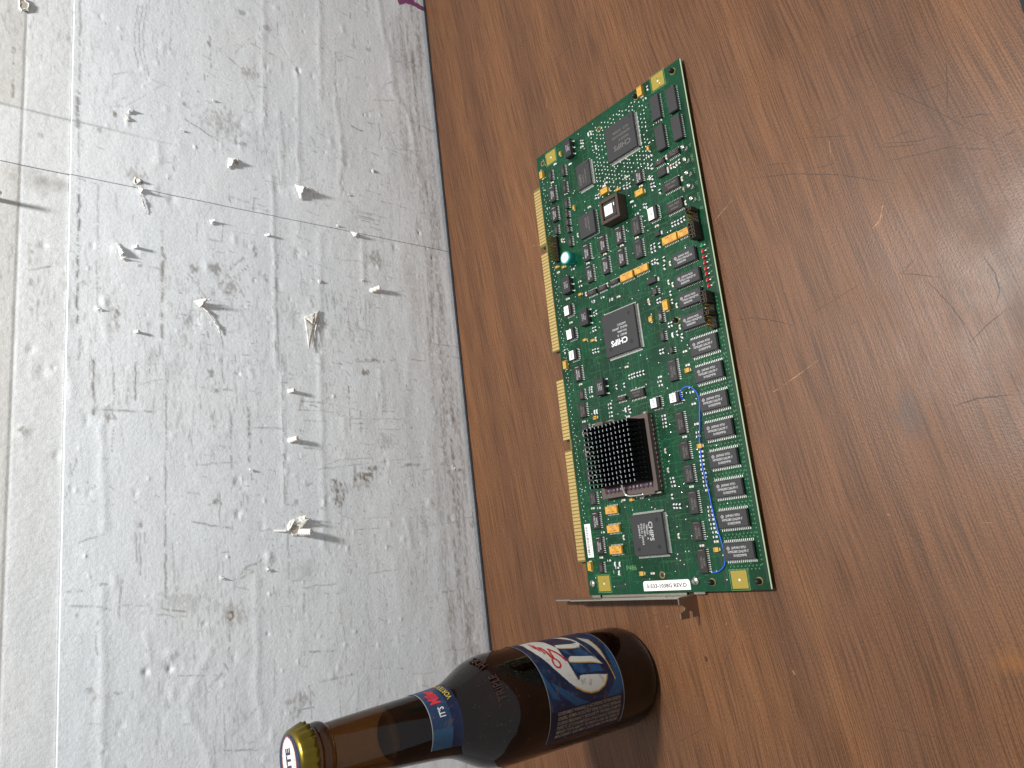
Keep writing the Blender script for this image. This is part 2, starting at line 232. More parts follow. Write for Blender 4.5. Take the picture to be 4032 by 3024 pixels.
MK={"posts": [[328.1,6.6],[328.0,38.4],[166.3,34.4],[5.4,38.4],[4.9,6.6]],"holes": [[323.1,75.2],[326.5,136.0],[11.0,75.5]],"screws": [[7.7,137.7],[6.5,50.2]],"turret": [[272.4,6.5],[263.9,6.6],[254.6,6.7],[245.8,6.8],[237.0,6.6]],"cap_base": [[237.4,118.7]],"cap_top": [[237.1,111.8]],"cap_edge": [[238.0,118.0]],"header8": [[260.8,128.0],[242.1,129.9]],"leds": [[205.9,6.3],[202.2,6.3],[198.3,6.4],[194.6,6.4],[190.8,6.5],[187.2,6.5],[183.3,6.5],[179.5,6.3]],"jA": [[227.0,4.6],[209.3,4.5]],"jB": [[171.6,3.9],[155.0,4.6]],"wire1": [[115.8,37.2],[118.5,37.7],[121.5,35.6],[122.2,31.2],[120.3,27.8],[115.6,25.6]],"wire2": [[104.8,26.7],[91.3,29.6],[74.8,30.8],[58.2,29.4],[44.7,28.8],[33.9,27.3]],"wire3": [[27.6,26.4],[16.5,26.4],[13.1,28.6],[11.2,31.8],[10.9,36.2]],"isa": [[102.0,145.6],[109.7,144.7],[153.9,145.0],[23.7,146.4],[177.6,145.4],[255.3,143.2],[260.9,144.9],[310.8,144.5],[308.2,144.9]]}
STR=[[1.6,0.5,0,1,355.3,299.4,281.4,298.9],[3,0.7,0,1,281.2,299.6,254.8,299.2],[1.2,0.4,0,1,255.0,298.5,207.3,297.7],[1.6,0.8,0,1,204.0,297.7,113.5,297.5],[1.2,0.4,0.2,1,214.3,286.6,125.0,286.3],[1.6,0.8,0.7,1,187.2,245.9,109.4,247.2],[2.4,0.8,0.7,1,173.3,246.1,150.1,246.5],[1.6,0.9,0.2,0,91.6,288.1,55.8,287.4],[1.0,0.6,0.2,1,83.4,276.2,32.5,276.7],[1,0.8,0.1,0,91.3,263.3,66.1,263.7],[1.2,0.6,0.5,1,94.4,244.4,-24.4,245.8],[1.4,0.6,0.5,1,97.2,249.8,87.6,250.0],[1.2,0.7,0.3,0,58.8,284.6,58.5,252.4],[0.8,0.6,0.2,0,67.8,252.4,57.7,252.4],[1.6,0.6,0.3,1,61.9,202.5,20.6,203.2],[1.6,0.7,0.3,1,64.0,189.9,25.3,190.8],[1.0,0.6,0.3,1,104.5,164.1,-5.3,166.5],[1.8,0.5,0.5,1,59.8,189.6,26.1,190.3],[0.9,0.7,0,0,84.6,110.7,49.8,111.5],[0.8,0.5,0,1,57.4,113.1,59.3,63.7],[0.6,0.6,0,0,54.5,110.4,53.9,98.5],[0.6,0.5,0.2,0,69.9,150.6,69.2,125.7,63.8,98.8],[0.6,0.5,0.2,0,63.7,153.6,62.9,126.1,58.1,104.2],[0.7,0.5,0.3,0,23.1,132.4,26.1,121.0,27.3,94.6],[0.5,0.5,0.2,0,-8.1,80.4,-18.1,50.7],[0.8,0.6,0.3,0,-8.4,63.7,-9.4,50.9],[1.2,0.5,0.5,1,20.2,68.4,21.5,58.7],[1.0,0.5,0.4,1,16.7,49.4,17.5,41.5],[1,0.55,0.4,1,104.1,101.8,105.5,89.4],[1.0,0.6,0.5,1,65.4,82.3,64.8,70.7],[0.6,0.6,0.4,0,96.9,81.7,67.3,81.6],[0.6,0.5,0.4,1,49.7,113.6,50.7,63.4],[0.7,0.5,0.4,1,18.9,139.9,28.0,47.1],[0.7,0.45,0.3,1,-19.0,108.0,-19.4,85.4],[0.8,0.5,0.3,1,-27.2,113.4,-26.9,91.1],[0.8,0.5,0,0,368.1,261.9,346.4,264.1,329.8,264.1,308.1,260.5],[0.8,0.5,0,0,369.5,258.8,347.7,261.0,331.0,261.0,309.2,257.4],[0.8,0.5,0,0,370.8,256.0,348.8,258.3,332.1,258.3,310.2,254.7],[0.7,0.5,0.2,0,301.4,280.0,307.7,269.7],[0.7,0.35,0.2,0,274.5,283.4,280.5,269.6,306.2,244.3],[0.9,0.7,0.2,0,282.7,230.9,275.7,216.2,271.4,206.1],[0.6,0.5,0.2,0,353.1,191.7,373.5,178.1],[1.5,0.6,0.2,1,361.5,210.2,334.5,210.3],[1.4,0.5,0.2,1,353.1,205.1,339.1,181.1],[0.5,0.6,0.5,0,386.5,161.2,373.8,149.9,360.7,140.5],[1.6,0.5,0.3,1,452.4,83.6,432.3,84.4],[1.6,0.5,0.3,1,460.7,65.3,442.7,66.1],[0.8,0.5,0.1,0,353.2,66.7,361.5,42.8],[1.0,0.5,0.1,0,402.3,42.8,418.2,4.3],[1.2,0.6,0.3,0,418.0,37.7,416.1,32.9,418.9,22.4],[1.2,0.9,0.1,0,319.8,91.3,318.1,80.4],[0.9,0.7,0.7,0,331.5,63.0,318.9,62.6,311.1,65.5],[1,0.6,0.5,0,318.8,51.4,313.1,49.0],[1.2,0.4,0.4,1,467.7,20.3,377.8,21.3],[1.2,0.45,0.5,1,419.1,12.1,284.9,8.0],[0.6,0.5,0.2,1,372.2,94.3,371.9,73.9],[0.6,0.5,0.3,1,390.3,101.9,390.0,78.3],[1.4,0.4,0.4,1,404.9,101.0,331.7,105.2],[0.8,0.5,0.3,1,418.5,82.6,401.5,82.6],[0.8,0.4,0.2,1,364.5,167.9,256.2,170.3],[0.7,0.6,0,0,238.5,90.8,239.0,76.5,237.9,63.2],[0.7,0.6,0,0,236.6,90.9,238.3,69.9,234.6,70.2],[0.7,0.6,0,0,234.6,91.0,234.6,76.9,231.4,77.1],[0.7,0.6,0,0,232.7,91.2,233.9,70.3,232.6,63.6],[0.7,0.6,0,0,230.8,91.3,230.2,77.2,229.4,70.6],[0.5,0.5,0.3,0,254.1,97.1,252.5,48.0,249.4,5.6],[0.6,0.45,0.3,1,184.9,139.9,176.6,100.6],[0.7,0.5,0.4,1,191.3,114.9,193.9,58.0],[0.5,0.45,0.3,0,198.2,200.3,198.5,180.5],[0.9,0.6,0.3,1,137.0,107.5,119.3,101.7],[0.8,0.6,0.2,0,144.7,23.2,127.2,18.5],[1.2,0.4,0.4,1,175.3,89.1,125.1,92.0],[0.8,0.45,0.2,0,186.4,51.8,189.5,45.8,187.9,35.4],[1.0,0.5,0.3,1,163.4,165.9,95.3,166.2],[0.6,0.5,0.3,1,242.6,91.5,201.4,92.5],[1,0.4,0.5,1,273.8,48.4,251.4,48.1],[1.2,0.5,0.2,1,107.3,71.2,111.9,63.2],[0.7,0.6,0.2,0,100.7,165.1,94.8,161.9],[0.7,0.5,0.2,0,202.7,218.4,216.1,212.0],[1.6,0.6,0.3,1,229.4,199.5,222.1,198.5],[2.2,0.6,0.3,1,178.0,190.0,167.1,200.4,161.3,203.0],[2.4,0.6,0.3,1,172.1,186.7,162.5,195.5,160.5,202.2],[1.4,0.5,0.6,1,156.9,208.0,149.9,207.4,146.9,197.6],[1.3,0.55,0.4,1,169.7,211.8,161.1,209.6],[0.5,0.4,0.2,0,128.0,262.8,109.8,259.3,89.5,254.8],[0.5,0.4,0.2,0,110.2,278.5,87.0,277.0],[0.5,0.45,0.2,0,94.8,277.7,79.5,276.3,62.2,273.5],[0.5,0.45,0.2,0,53.2,272.8,34.0,270.1],[0.8,0.6,0.3,1,115.2,207.1,92.2,207.2],[0.8,0.6,0.3,0,100.8,207.4,80.7,206.7],[0.7,0.4,0.3,0,77.1,260.0,81.6,244.5],[0.7,0.6,0.3,0,28.2,296.1,17.7,298.9,4.0,301.7],[0.8,0.5,0.1,0,-22.9,294.0,-18.5,280.0],[1.0,0.5,0.5,0,13.4,290.3,9.5,289.0,9.4,286.5],[0.8,0.6,0.3,0,146.6,324.3,150.6,314.0],[1.2,0.9,0,0,150.7,314.3,151.2,312.8],[1.2,0.8,0.3,1,-25.1,245.9,-59.9,246.2],[1.0,0.6,0.1,0,-19.5,263.3,-36.8,262.4],[0.9,0.6,0.1,0,-19.6,260.8,-44.7,260.5],[0.8,0.5,0.1,0,-22.4,293.3,-18.8,280.1],[1.2,0.7,0.8,1,-66.9,247.9,-70.1,234.5],[1.2,0.4,0.7,1,-69.9,251.1,-73.5,233.7],[1.2,0.5,0.3,1,-59.0,297.8,-60.3,286.8,-64.2,275.5],[0.7,0.5,0.2,0,-135.7,211.6,-160.4,211.7],[1.2,0.5,0.4,0,-118.0,220.8,-111.0,212.8],[1.2,0.5,0.4,0,-117.4,245.4,-124.7,245.2],[1.2,0.6,0.9,1,-52.6,200.2,-46.6,195.3,-42.9,184.6],[1.2,0.5,0.9,1,-53.6,199.3,-49.8,190.6],[1.4,0.5,0.3,1,-26.1,165.2,-69.4,166.3],[1.4,0.5,0.3,1,-67.8,155.4,-81.0,156.1],[0.8,0.5,0.2,1,-58.1,165.2,-59.8,148.5],[0.6,0.4,0.1,0,-58.2,203.2,-61.5,193.9],[0.7,0.6,0.1,0,-73.6,184.8,-77.4,184.0]]
BLO=[[13.1,102.7,2.7,6.9,0.9,0.8],[18.7,96.3,1.4,6.0,0.6,0.9],[6.9,104.1,2.6,6.9,0.35,0.7],[2.3,125.4,5.1,3.3,0.95,0.5],[-4.5,124.4,5.1,2.3,0.8,0.5],[3.0,120.7,3.4,3.8,0.5,0.6],[96.5,95.2,1.6,3.3,0.9,0.6],[163.8,225.5,2.2,2.3,0.8,0.3],[166.5,209.4,4.0,3.2,0.5,0.5],[152.6,201.6,3.6,4.6,0.4,0.6],[186.6,180.9,3.7,1.0,0.9,0.3],[165.9,173.8,2.8,1.6,0.7,0.3],[-13.7,261.1,1.9,1.6,0.8,0.4],[-1.7,214.1,2.4,2.4,0.6,0.5],[86.8,215.6,2.9,1.4,0.8,0.4],[75.5,210.8,1.7,1.7,0.6,0.5],[58.3,278.8,2.3,6.0,0.35,0.4],[54.6,278.7,1.5,3.2,0.4,0.5],[44.5,261.4,0.5,0.5,0,0],[44.5,324.0,1.4,1.7,0.6,0.6],[44.1,324.8,0.9,0.8,0.5,0.5],[88.4,238.6,4.8,4.4,0.25,0.3],[-75.9,205.5,2.1,2.0,0.85,0.9],[-74.6,205.5,5.3,5.5,0.3,0.7],[-63.8,235.3,4.3,12.1,0.2,0.6],[-138.0,162.2,3.5,5.0,0.35,0.6],[-143.5,165.4,3.5,2.9,0.35,0.5],[-107.0,287.7,1.2,1.3,0.5,0.4],[-111.2,273.7,0.8,1.6,0.5,0.5],[-111.7,283.3,1.5,2.9,0.3,0.6],[-48.5,280.2,0.8,1.2,0.7,0.2],[-52.4,154.6,3.9,6.3,0.25,0.2],[227.2,262.9,4.4,4.5,0.35,0.6],[222.8,262.9,1.6,1.9,0.8,0.5],[119.2,275.2,5.5,2.7,0.35,0.7],[123.3,274.6,2.4,1.4,0.6,0.6],[287.1,201.4,9.0,11.5,0.3,0.5],[273.8,189.6,1.4,4.5,0.5,0.6],[354.2,210.3,2.1,1.2,0.8,0.1],[395.4,185.8,2.0,1.9,0.6,0.3],[272.1,276.9,2.2,1.2,0.6,0.9],[294.5,230.3,2.3,1.3,0.5,0.9],[256.2,286.0,2.1,0.9,0.6,0.4],[142.5,293.8,1.3,1.3,0.8,0.1],[154.4,291.6,1.6,0.9,0.6,0],[160.0,261.0,1.0,1.2,0.7,0.3],[124.6,229.9,3.4,2.3,0.35,0.2],[244.1,320.1,2.6,1.5,0.35,0.5],[300.1,337.0,2.6,0.9,0.5,0.6],[272.7,336.3,5.0,0.7,0.5,0.6],[290.6,336.7,0.8,0.5,0.5,0.5],[159.2,322.8,1.5,1.2,0.35,0.8],[138.5,322.6,1.7,1.1,0.4,0.7],[170.2,322.5,0.9,0.6,0.5,0.7],[121.2,322.1,0.9,0.7,0.3,0.7],[197.7,78.8,4.3,4.5,0.45,0.7],[194.6,72.5,3.2,2.3,0.4,0.6],[106.9,88.2,1.0,6.3,0.6,0.5],[133.2,106.7,3.9,2.0,0.3,0.4],[153.2,118.4,5.9,1.2,0.3,0.5],[21.5,58.7,0.9,4.4,0.5,0.5],[41.1,81.2,3.7,5.2,0.25,0.7],[-24.9,51.4,7.2,3.2,0.3,0.7],[-29.4,6.6,1.9,2.3,0.6,0.2],[96.2,17.8,1.6,1.4,0.8,0.3],[18.3,29.0,2.9,2.1,0.5,0.4],[382.9,98.6,1.5,1.9,0.4,0.7],[404.9,67.9,2.5,1.7,0.6,0.4],[403.7,83.0,1.7,2.3,0.5,0.3],[394.7,184.8,1.7,1.9,0.6,0.3],[388.5,163.1,2.3,2.0,0.6,0.4],[339.5,180.1,3.2,4.7,0.35,0.5],[290.9,101.0,7.8,2.2,0.35,0.3],[222.8,95.1,12.7,3.2,0.2,0.4],[166.8,315.6,0.6,0.5,0.3,0.3],[324.4,282.4,5.6,4.4,0.12,-0.5],[76.3,266.9,4.6,1.0,0.3,0.5],[-4.8,158.8,1.3,1.2,0.5,0.3],[73.0,79.5,4.7,6.3,0.15,0.4]]
RID=[[0.5,3,250.8,164.5,172.7,166.4,94.3,168.5],[0.35,3,104.6,163.2,-6.1,166.5],[0.5,4,218.7,89.6,175.0,91.3],[0.5,4,107.1,132.9,-37.0,138.8],[0.4,4,209.0,127.8,96.9,133.5],[0.45,4,415.4,165.9,295.0,169.7],[0.35,3,353.5,138.9,245.0,142.9],[0.5,4,438.4,114.8,338.3,119.1],[0.5,4,343.3,104.5,293.7,102.4,253.9,106.7],[0.6,5,466.6,52.1,441.3,51.7,405.9,46.2,369.3,45.8,350.3,30.3,315.2,27.5,274.3,23.0],[0.4,3,358.7,23.2,354.5,21.1],[0.45,3.5,54.5,281.6,36.1,282.4,13.1,281.6,-15.0,280.7],[0.5,4,-51.6,281.3,-75.9,281.5,-111.4,280.7],[0.6,4,-115.2,280.7,-149.9,280.7],[0.5,4,-57.3,189.9,-89.4,189.2,-128.9,190.6,-150.7,188.7],[0.4,3,-79.5,257.2,-96.2,255.3],[0.4,4,-164.8,220.1,-124.5,234.4,-97.7,220.4],[0.4,5,113.9,54.2,81.9,55.6],[0.4,4,97.0,80.7,67.3,81.6],[0.4,4,-24.0,67.3,-42.7,65.0],[0.35,4,135.0,282.7,106.1,280.5],[0.4,4,92.6,304.0,67.0,299.8],[0.4,4,57.8,116.9,44.3,116.9],[0.35,4,309.5,156.7,242.5,156.9]]
DEN=[[165.0,316.8,3,-0.8],[95.3,321.4,3,-0.7],[82.1,315.1,4,-0.8],[84.7,309.4,1.5,-0.5],[30.0,306.4,3,-0.8],[44.1,324.2,4,0.5],[88.8,197.7,1.2,-0.6],[11.1,199.2,3,-0.9],[-10.8,199.5,2.5,-0.9],[-102.2,257.7,2.2,-1.2],[-103.0,244.1,2.2,-1.2],[-93.9,244.0,3,0.8],[-41.4,179.6,4,0.9],[125.0,226.1,5,-1],[169.4,276.2,4,0.6],[257.8,234.4,7,0.5],[243.6,248.6,4,0.6],[137.7,149.9,7,-0.8],[126.6,124.0,5,0.6],[241.8,160.7,4,-0.6],[357.9,137.6,2,-1.6],[230.5,31.1,1.6,-1.5],[208.2,19.4,1,-1],[109.7,133.2,2,-0.5],[334.9,77.9,1,-0.8],[340.2,61.4,1,0.8],[219.7,251.0,4,0.5],[214.3,239.6,4,-0.6],[-5.7,136.9,2,0.6],[18.1,18.5,2,0.7],[88.1,196.0,1.2,-0.8],[8.6,196.1,3,-0.8],[75.2,123.9,1.2,0.8],[-9.6,45.5,4,0.8],[261.1,223.1,1.5,0.9],[291.3,188.1,3,-0.5],[125.8,286.0,1.5,0.8],[131.1,282.0,3,0.7],[33.9,294.9,1.2,0.4],[-30.9,290.9,0.9,0.8],[-38.6,207.3,1,0.8],[-51.8,211.7,1,0.8],[-48.9,180.9,1.4,1],[-65.9,180.1,1.3,0.8],[-91.3,182.1,1.2,-0.8],[-94.5,240.7,2,0.5],[280.5,74.3,1.8,-1],[239.7,150.4,0.8,-0.4]]
WP={"magenta":[[479.2,32.8],[471.1,29.1],[476.4,21.4],[477.3,14.2],[476.4,0.9],[481.8,-0.3],[483.1,10.9],[487.5,14.5]],"seam":[[220.0,341.7],[219.8,304.6],[215.5,0.5]],"edge":[[352.9,304.7],[150.0,303.6],[-24.2,302.9],[-144.6,302.0]],"edge2":[[336.6,330.7],[253.5,330.5],[145.6,330.3],[62.0,330.2],[-11.9,329.7],[-127.0,328.8]],"crease2":[[258.6,343.1],[259.0,305.3],[257.4,239.2]],"anch":[[167.4,84.4],[169.4,77.8],[77.4,159.6],[77.4,155.6],[40.2,162.7],[40.7,155.7],[200.1,172.5],[200.1,169.8],[172.7,265.3],[172.7,262.8],[112.5,263.8],[112.3,262.1],[120.6,-25.4]],"rib":[[-25.8,156.4],[-26.7,147.1]],"ribflap":[[-26.7,165.9],[-18.9,163.5],[-15.3,157.9],[-15.6,152.4],[-20.4,149.2],[-23.3,154.5]],"ribstrip":[[-23.6,175.3],[-24.4,166.8]],"flap1":[[249.0,147.0],[236.6,142.8],[242.9,139.5],[247.0,133.4]],"flap2":[[217.9,99.0],[213.3,96.0],[214.7,94.0]],"tearB1":[[138.5,226.6],[140.6,214.8],[116.3,208.2]],"tearB2":[[218.7,262.1],[213.0,260.3],[198.9,256.6]],"tearB3":[[174.5,275.6],[164.2,273.1],[163.9,269.9]],"tearB4":[[203.6,214.3],[203.9,210.6],[200.2,213.2]],"tearA1":[[278.4,267.4],[273.1,269.6],[267.4,270.3]],"tearA2":[[258.2,199.2],[256.6,194.5],[249.3,199.8]],"tearD1":[[136.9,144.8],[143.7,131.7],[109.8,143.0],[131.7,137.1]],"nailB":[[191.0,340.7],[191.3,339.5]],"knotA":[[223.2,262.9],[221.3,268.7]],"holeA":[[336.2,332.7]],"misc":[[280.6,73.7],[234.3,171.1],[251.4,99.4],[240.8,106.5],[220.3,112.0],[111.5,178.5],[125.5,285.3],[334.4,203.8],[304.4,209.7],[219.3,303.3],[168.5,130.2],[150.1,164.7],[175.3,92.3],[75.6,124.4],[17.7,18.0],[18.1,133.6],[-49.4,180.9],[-38.6,207.3],[-51.8,211.7],[-65.9,180.1],[19.3,191.0],[261.8,222.2],[271.5,233.0],[144.3,21.5]]}
TSC=[[0.5,0.8,153.6,-384.4,127.9,-404.2,98.1,-424.3,94.4,-425.3],[0.6,0.8,147.8,-416.0,134.1,-413.5,122.5,-410.6],[0.6,0.7,115.6,-415.3,113.6,-421.5,110.1,-427.8],[0.6,0.9,121.4,-380.2,114.8,-393.9,112.4,-404.2],[0.5,0.8,122.6,-382.0,121.3,-393.9],[0.5,0.6,121.4,-375.4,116.2,-386.7,111.9,-396.9],[0.5,0.7,111.8,-378.7,107.4,-395.1,102.5,-415.6],[0.6,0.9,139.7,-304.2,129.6,-330.0,116.8,-354.4,104.2,-372.3,98.2,-381.0],[0.4,0.5,143.0,-315.3,136.5,-329.6],[0.4,0.5,147.5,-337.8,133.4,-366.7],[0.5,0.7,105.2,-405.3,94.3,-424.1],[0.5,0.6,97.1,-425.4,99.1,-435.8],[0.4,0.6,138.6,-399.4,136.0,-413.2],[0.5,0.4,185.7,-374.3,184.7,-389.9],[0.4,0.5,147.7,-355.2,148.6,-362.5],[0.5,0.6,126.6,-342.4,123.7,-354.2],[0.6,0.8,53.6,-371.2,49.5,-380.3,44.5,-389.4],[0.5,0.7,53.3,-373.7,57.6,-380.3],[0.7,0.6,47.4,-408.9,38.1,-411.5,29.4,-411.1,23.6,-408.1],[0.8,0.7,44.8,-383.5,29.7,-390.6,16.7,-395.0,4.7,-397.1],[0.6,0.6,10.2,-393.4,16.5,-403.2,20.9,-412.2],[0.6,0.8,59.9,-277.4,58.6,-286.2,53.5,-298.0,46.1,-311.2],[1.0,0.7,-16.4,-381.5,-15.4,-391.3,-17.1,-405.7],[0.5,-0.8,22.8,-321.6,18.8,-310.7,14.6,-298.6],[0.4,-0.6,13.4,-295.8,12.6,-291.5],[0.4,-0.7,8.9,-272.2,9.2,-276.3],[0.5,-0.9,-9.0,-287.2,-7.4,-288.1],[0.5,-0.8,66.9,-310.1,65.8,-311.4],[0.4,0.6,36.3,-341.5,36.6,-345.8],[0.4,0.4,48.0,-320.3,56.0,-355.7],[0.9,-0.5,90.5,-372.2,83.4,-369.1,80.5,-364.0],[0.5,-0.4,125.3,-275.8,132.7,-290.8],[1.0,0.9,351.0,-127.2,349.1,-129.6],[0.8,0.9,299.9,-230.6,299.6,-231.0],[0.8,-0.9,352.9,-99.3,351.7,-99.9],[0.5,-0.8,394.5,-7.0,393.2,-7.6],[0.6,0.8,444.8,-54.1,444.4,-60.0],[1.2,0.9,-109.2,-323.6,-109.2,-324.4],[1.2,-0.5,-137.2,-270.7,-139.5,-271.5],[0.9,0.8,228.6,-298.0,228.5,-298.9],[2.5,0.6,-131.3,-214.2,-134.3,-214.7],[0.5,0.5,-128.3,-324.9,-129.7,-324.9]]
LPOLY={"white":[[1.3,86.1],[-19.5,88.4],[-31.6,87.5],[-43.2,85.2],[-55.1,82.6],[-64.6,79.2],[-72.5,75.7],[-79.3,71.5],[-84.9,65.8],[-87.3,60.2],[-86.7,55.0],[-83.6,50.2],[-78.9,47.3],[-73.6,45.3],[-70.8,53.4],[-68.6,61.3],[-68.0,66.2],[-72.4,67.8],[-71.5,68.9],[-65.6,69.7],[-59.6,70.2],[-51.9,70.4],[-49.2,70.5],[-40.1,70.9],[-28.7,69.9],[-24.8,70.5],[-18.1,71.5],[-11.7,71.7],[-1.1,73.4],[5.2,76.3]],"L":[[-45.6,67.0],[-44.8,65.4],[-47.3,59.6],[-50.2,50.4],[-54.3,48.6],[-61.9,45.3],[-60.0,47.2],[-56.6,53.0],[-53.8,62.3],[-51.2,68.8],[-49.0,69.2]],"I":[[-23.2,68.9],[-27.2,57.2],[-26.8,51.3],[-31.1,51.7],[-35.0,54.0],[-34.7,58.2],[-30.8,67.5],[-28.6,69.8]],"arc1":[[5.6,59.9],[-6.9,53.9],[-24.2,51.3],[-39.6,50.1],[-52.3,48.7],[-61.1,45.9],[-47.8,49.4],[-32.5,51.1],[-20.1,53.6],[-10.2,57.4]],"arc2":[[-16.2,47.2],[-25.1,42.0],[-41.1,41.0],[-53.7,41.2],[-60.0,41.9],[-50.2,43.3],[-37.6,44.7],[-24.5,47.0]],"blue1":[[-21.7,95.7],[-42.9,95.3],[-63.3,91.5],[-79.5,87.6],[-87.6,84.9],[-83.5,90.6],[-70.2,93.4],[-57.1,95.8],[-41.7,97.9]],"blue2":[[-97.8,72.7],[-97.4,61.9],[-91.1,69.9],[-79.3,79.6],[-70.6,86.5],[-67.3,89.5],[-76.6,87.0],[-87.1,80.8]],"blue3":[[-32.4,68.2],[-37.2,55.1],[-48.7,50.7],[-44.2,65.1],[-40.0,67.5]],"blue4":[[-52.7,68.6],[-61.6,47.8],[-68.8,47.5],[-66.2,64.9],[-61.4,68.4]],"blue5":[[-97.4,49.9],[-96.9,36.5],[-84.8,33.3],[-68.8,34.0],[-51.3,32.9],[-32.7,33.1],[-49.5,37.6],[-67.1,39.0],[-82.2,41.0],[-91.3,45.9]]}
LSTR={"gold1":[[-78.3,72.1],[-84.3,66.5],[-87.4,61.1],[-87.5,55.1],[-84.0,49.8],[-79.1,46.9],[-73.6,45.2]],"gold2":[[-25.1,42.0],[-45.1,41.0],[-58.9,41.5],[-72.4,40.5],[-79.9,39.7]],"gold3":[[-51.7,69.0],[-55.0,61.0],[-57.5,52.5],[-61.1,45.9]],"gold4":[[-30.4,68.9],[-34.4,60.7],[-35.4,54.2]],"r1":[[-48.3,71.0],[-41.1,72.1],[-35.2,73.7],[-27.8,76.1]],"r2":[[-27.8,76.1],[-35.2,77.4],[-42.4,78.0]],"r3":[[-42.8,78.6],[-45.0,77.1],[-48.9,76.2],[-52.8,76.5],[-55.1,78.1],[-54.0,80.1],[-50.4,80.8],[-46.4,80.5],[-43.2,79.6]],"r4":[[-40.3,79.2],[-31.3,79.3],[-22.2,80.0]],"r5":[[-33.1,81.3],[-26.8,81.3],[-20.6,80.9]],"r6":[[-28.2,82.8],[-20.1,82.3],[-13.5,81.6]],"r7":[[-22.8,83.5],[-15.6,83.4],[-7.2,82.0]]}

# ------------------------------------------------------------------ table
table = empty('table', (0, 0, 0), label='brown wood-grain laminate table top with black edging under the circuit board', category='table')
mb = MB(); mb.box(-.75, -.4495, -.028, 1.0, -.0028, 0.0); obj('table_top', mb, M_WOOD, table)
mb = MB(); mb.box(-.75, -.0028, -.030, 1.0, -.0006, 0.0009); obj('edge_strip', mb, M_BLACKEDGE, table, label='thin black edging between table and wall')
mb = MB()
pr = [(-.4495, .0004), (-.4510, .0010), (-.4535, .0002), (-.4550, -.003), (-.4552, -.026), (-.4535, -.030), (-.4495, -.030)]
mb.add([(x, y, z) for x in (-.75, 1.0) for y, z in pr], [(i, i + 1, i + 8, i + 7) for i in range(6)]); obj('edge_strip', mb, M_BLACKEDGE, table, label='black rubber front edging')
ms, ml = MB(), MB()
for s in TSC:
    pts = [(s[i] * MM, s[i + 1] * MM) for i in range(2, len(s), 2)]; P = []
    for a, b in zip(pts[:-1], pts[1:]):
        L_ = math.hypot(b[0] - a[0], b[1] - a[1]); n = max(2, int(L_ / .002))
        for k in range(n): t = k / n; P.append((a[0] + (b[0] - a[0]) * t + rnd.gauss(0, .00008), a[1] + (b[1] - a[1]) * t + rnd.gauss(0, .00008)))
    P.append(pts[-1]); (ms if s[1] > 0 else ml).strip(P, s[0] * MM * (.85 if s[1] > 0 else .7), .00006, taper=True)
for k in range(70):
    x, y, a, l = rnd.uniform(-.18, .45), rnd.uniform(-.44, -.02), rnd.uniform(0, 3.1), rnd.choice((.001, .003, .012, .03))
    (ml if k % 4 == 0 else ms).strip([(x + math.cos(a) * l * t, y + math.sin(a) * l * t + .002 * l * math.sin(t * 3)) for t in np.linspace(0, 1, 6)], .00022, .00005, taper=True)
obj('scratches', ms, M_SCR_D, table, kind='stuff'); obj('pale_scratches', ml, M_SCR_L, table, kind='stuff')

# ------------------------------------------------------------------ wall
wall = empty('wall', (0, 0, 0), kind='structure')
rng = np.random.default_rng(3)
_T = rng.random((256, 256)).astype(np.float32)
def vn(x, z):
    xi = np.floor(x).astype(int); zi = np.floor(z).astype(int); fx = x - xi; fz = z - zi
    fx = fx * fx * (3 - 2 * fx); fz = fz * fz * (3 - 2 * fz)
    g = lambda a, b: _T[a & 255, b & 255]
    return (g(xi, zi) * (1 - fx) + g(xi + 1, zi) * fx) * (1 - fz) + (g(xi, zi + 1) * (1 - fx) + g(xi + 1, zi + 1) * fx) * fz
def fbm(x, z, n=4):
    s = 0; a = .5
    for k in range(n): s = s + a * vn(x * 2 ** k + 17 * k, z * 2 ** k + 31 * k); a *= .5
    return s / (1 - .5 ** n)
def seglist(flat): return [(flat[i], flat[i + 1]) for i in range(0, len(flat), 2)]
SEAM_X, SEAM_Z = 217.8, 303.3
XS = np.concatenate([np.arange(-700, -236, 6.0), np.arange(-236, 520, .78), np.arange(520, 1000, 6.0)])
ZS = np.concatenate([np.arange(-30, -4, 4.0), np.arange(-4, 352, .78), np.arange(352, 560, 6.0)])
def near(lo, hi, arr): return max(0, np.searchsorted(arr, lo)), min(len(arr), np.searchsorted(arr, hi))
X, Z = np.meshgrid(XS, ZS)
Hh = (fbm(X / 60, Z / 26, 2) - .5) * .55 + (fbm(X / 14 + 50, Z / 9, 3) - .5) * .26 + (fbm(X / 4 + 9, Z / 3 + 5, 2) - .5) * .08
soot = np.zeros_like(X); brown = np.zeros_like(X); mark = np.zeros_like(X)
def raster(pts, width, fn, pad=3.0):
    for a, b in zip(pts[:-1], pts[1:]):
        i0, i1 = near(min(a[0], b[0]) - width * pad, max(a[0], b[0]) + width * pad, XS); j0, j1 = near(min(a[1], b[1]) - width * pad, max(a[1], b[1]) + width * pad, ZS)
        if i1 <= i0 or j1 <= j0: continue
        x = X[j0:j1, i0:i1]; z = Z[j0:j1, i0:i1]; dx, dz = b[0] - a[0], b[1] - a[1]; L2 = dx * dx + dz * dz + 1e-9
        t = np.clip(((x - a[0]) * dx + (z - a[1]) * dz) / L2, 0, 1); d = np.hypot(x - a[0] - t * dx, z - a[1] - t * dz)
        fn((slice(j0, j1), slice(i0, i1)), d, x, z, t)
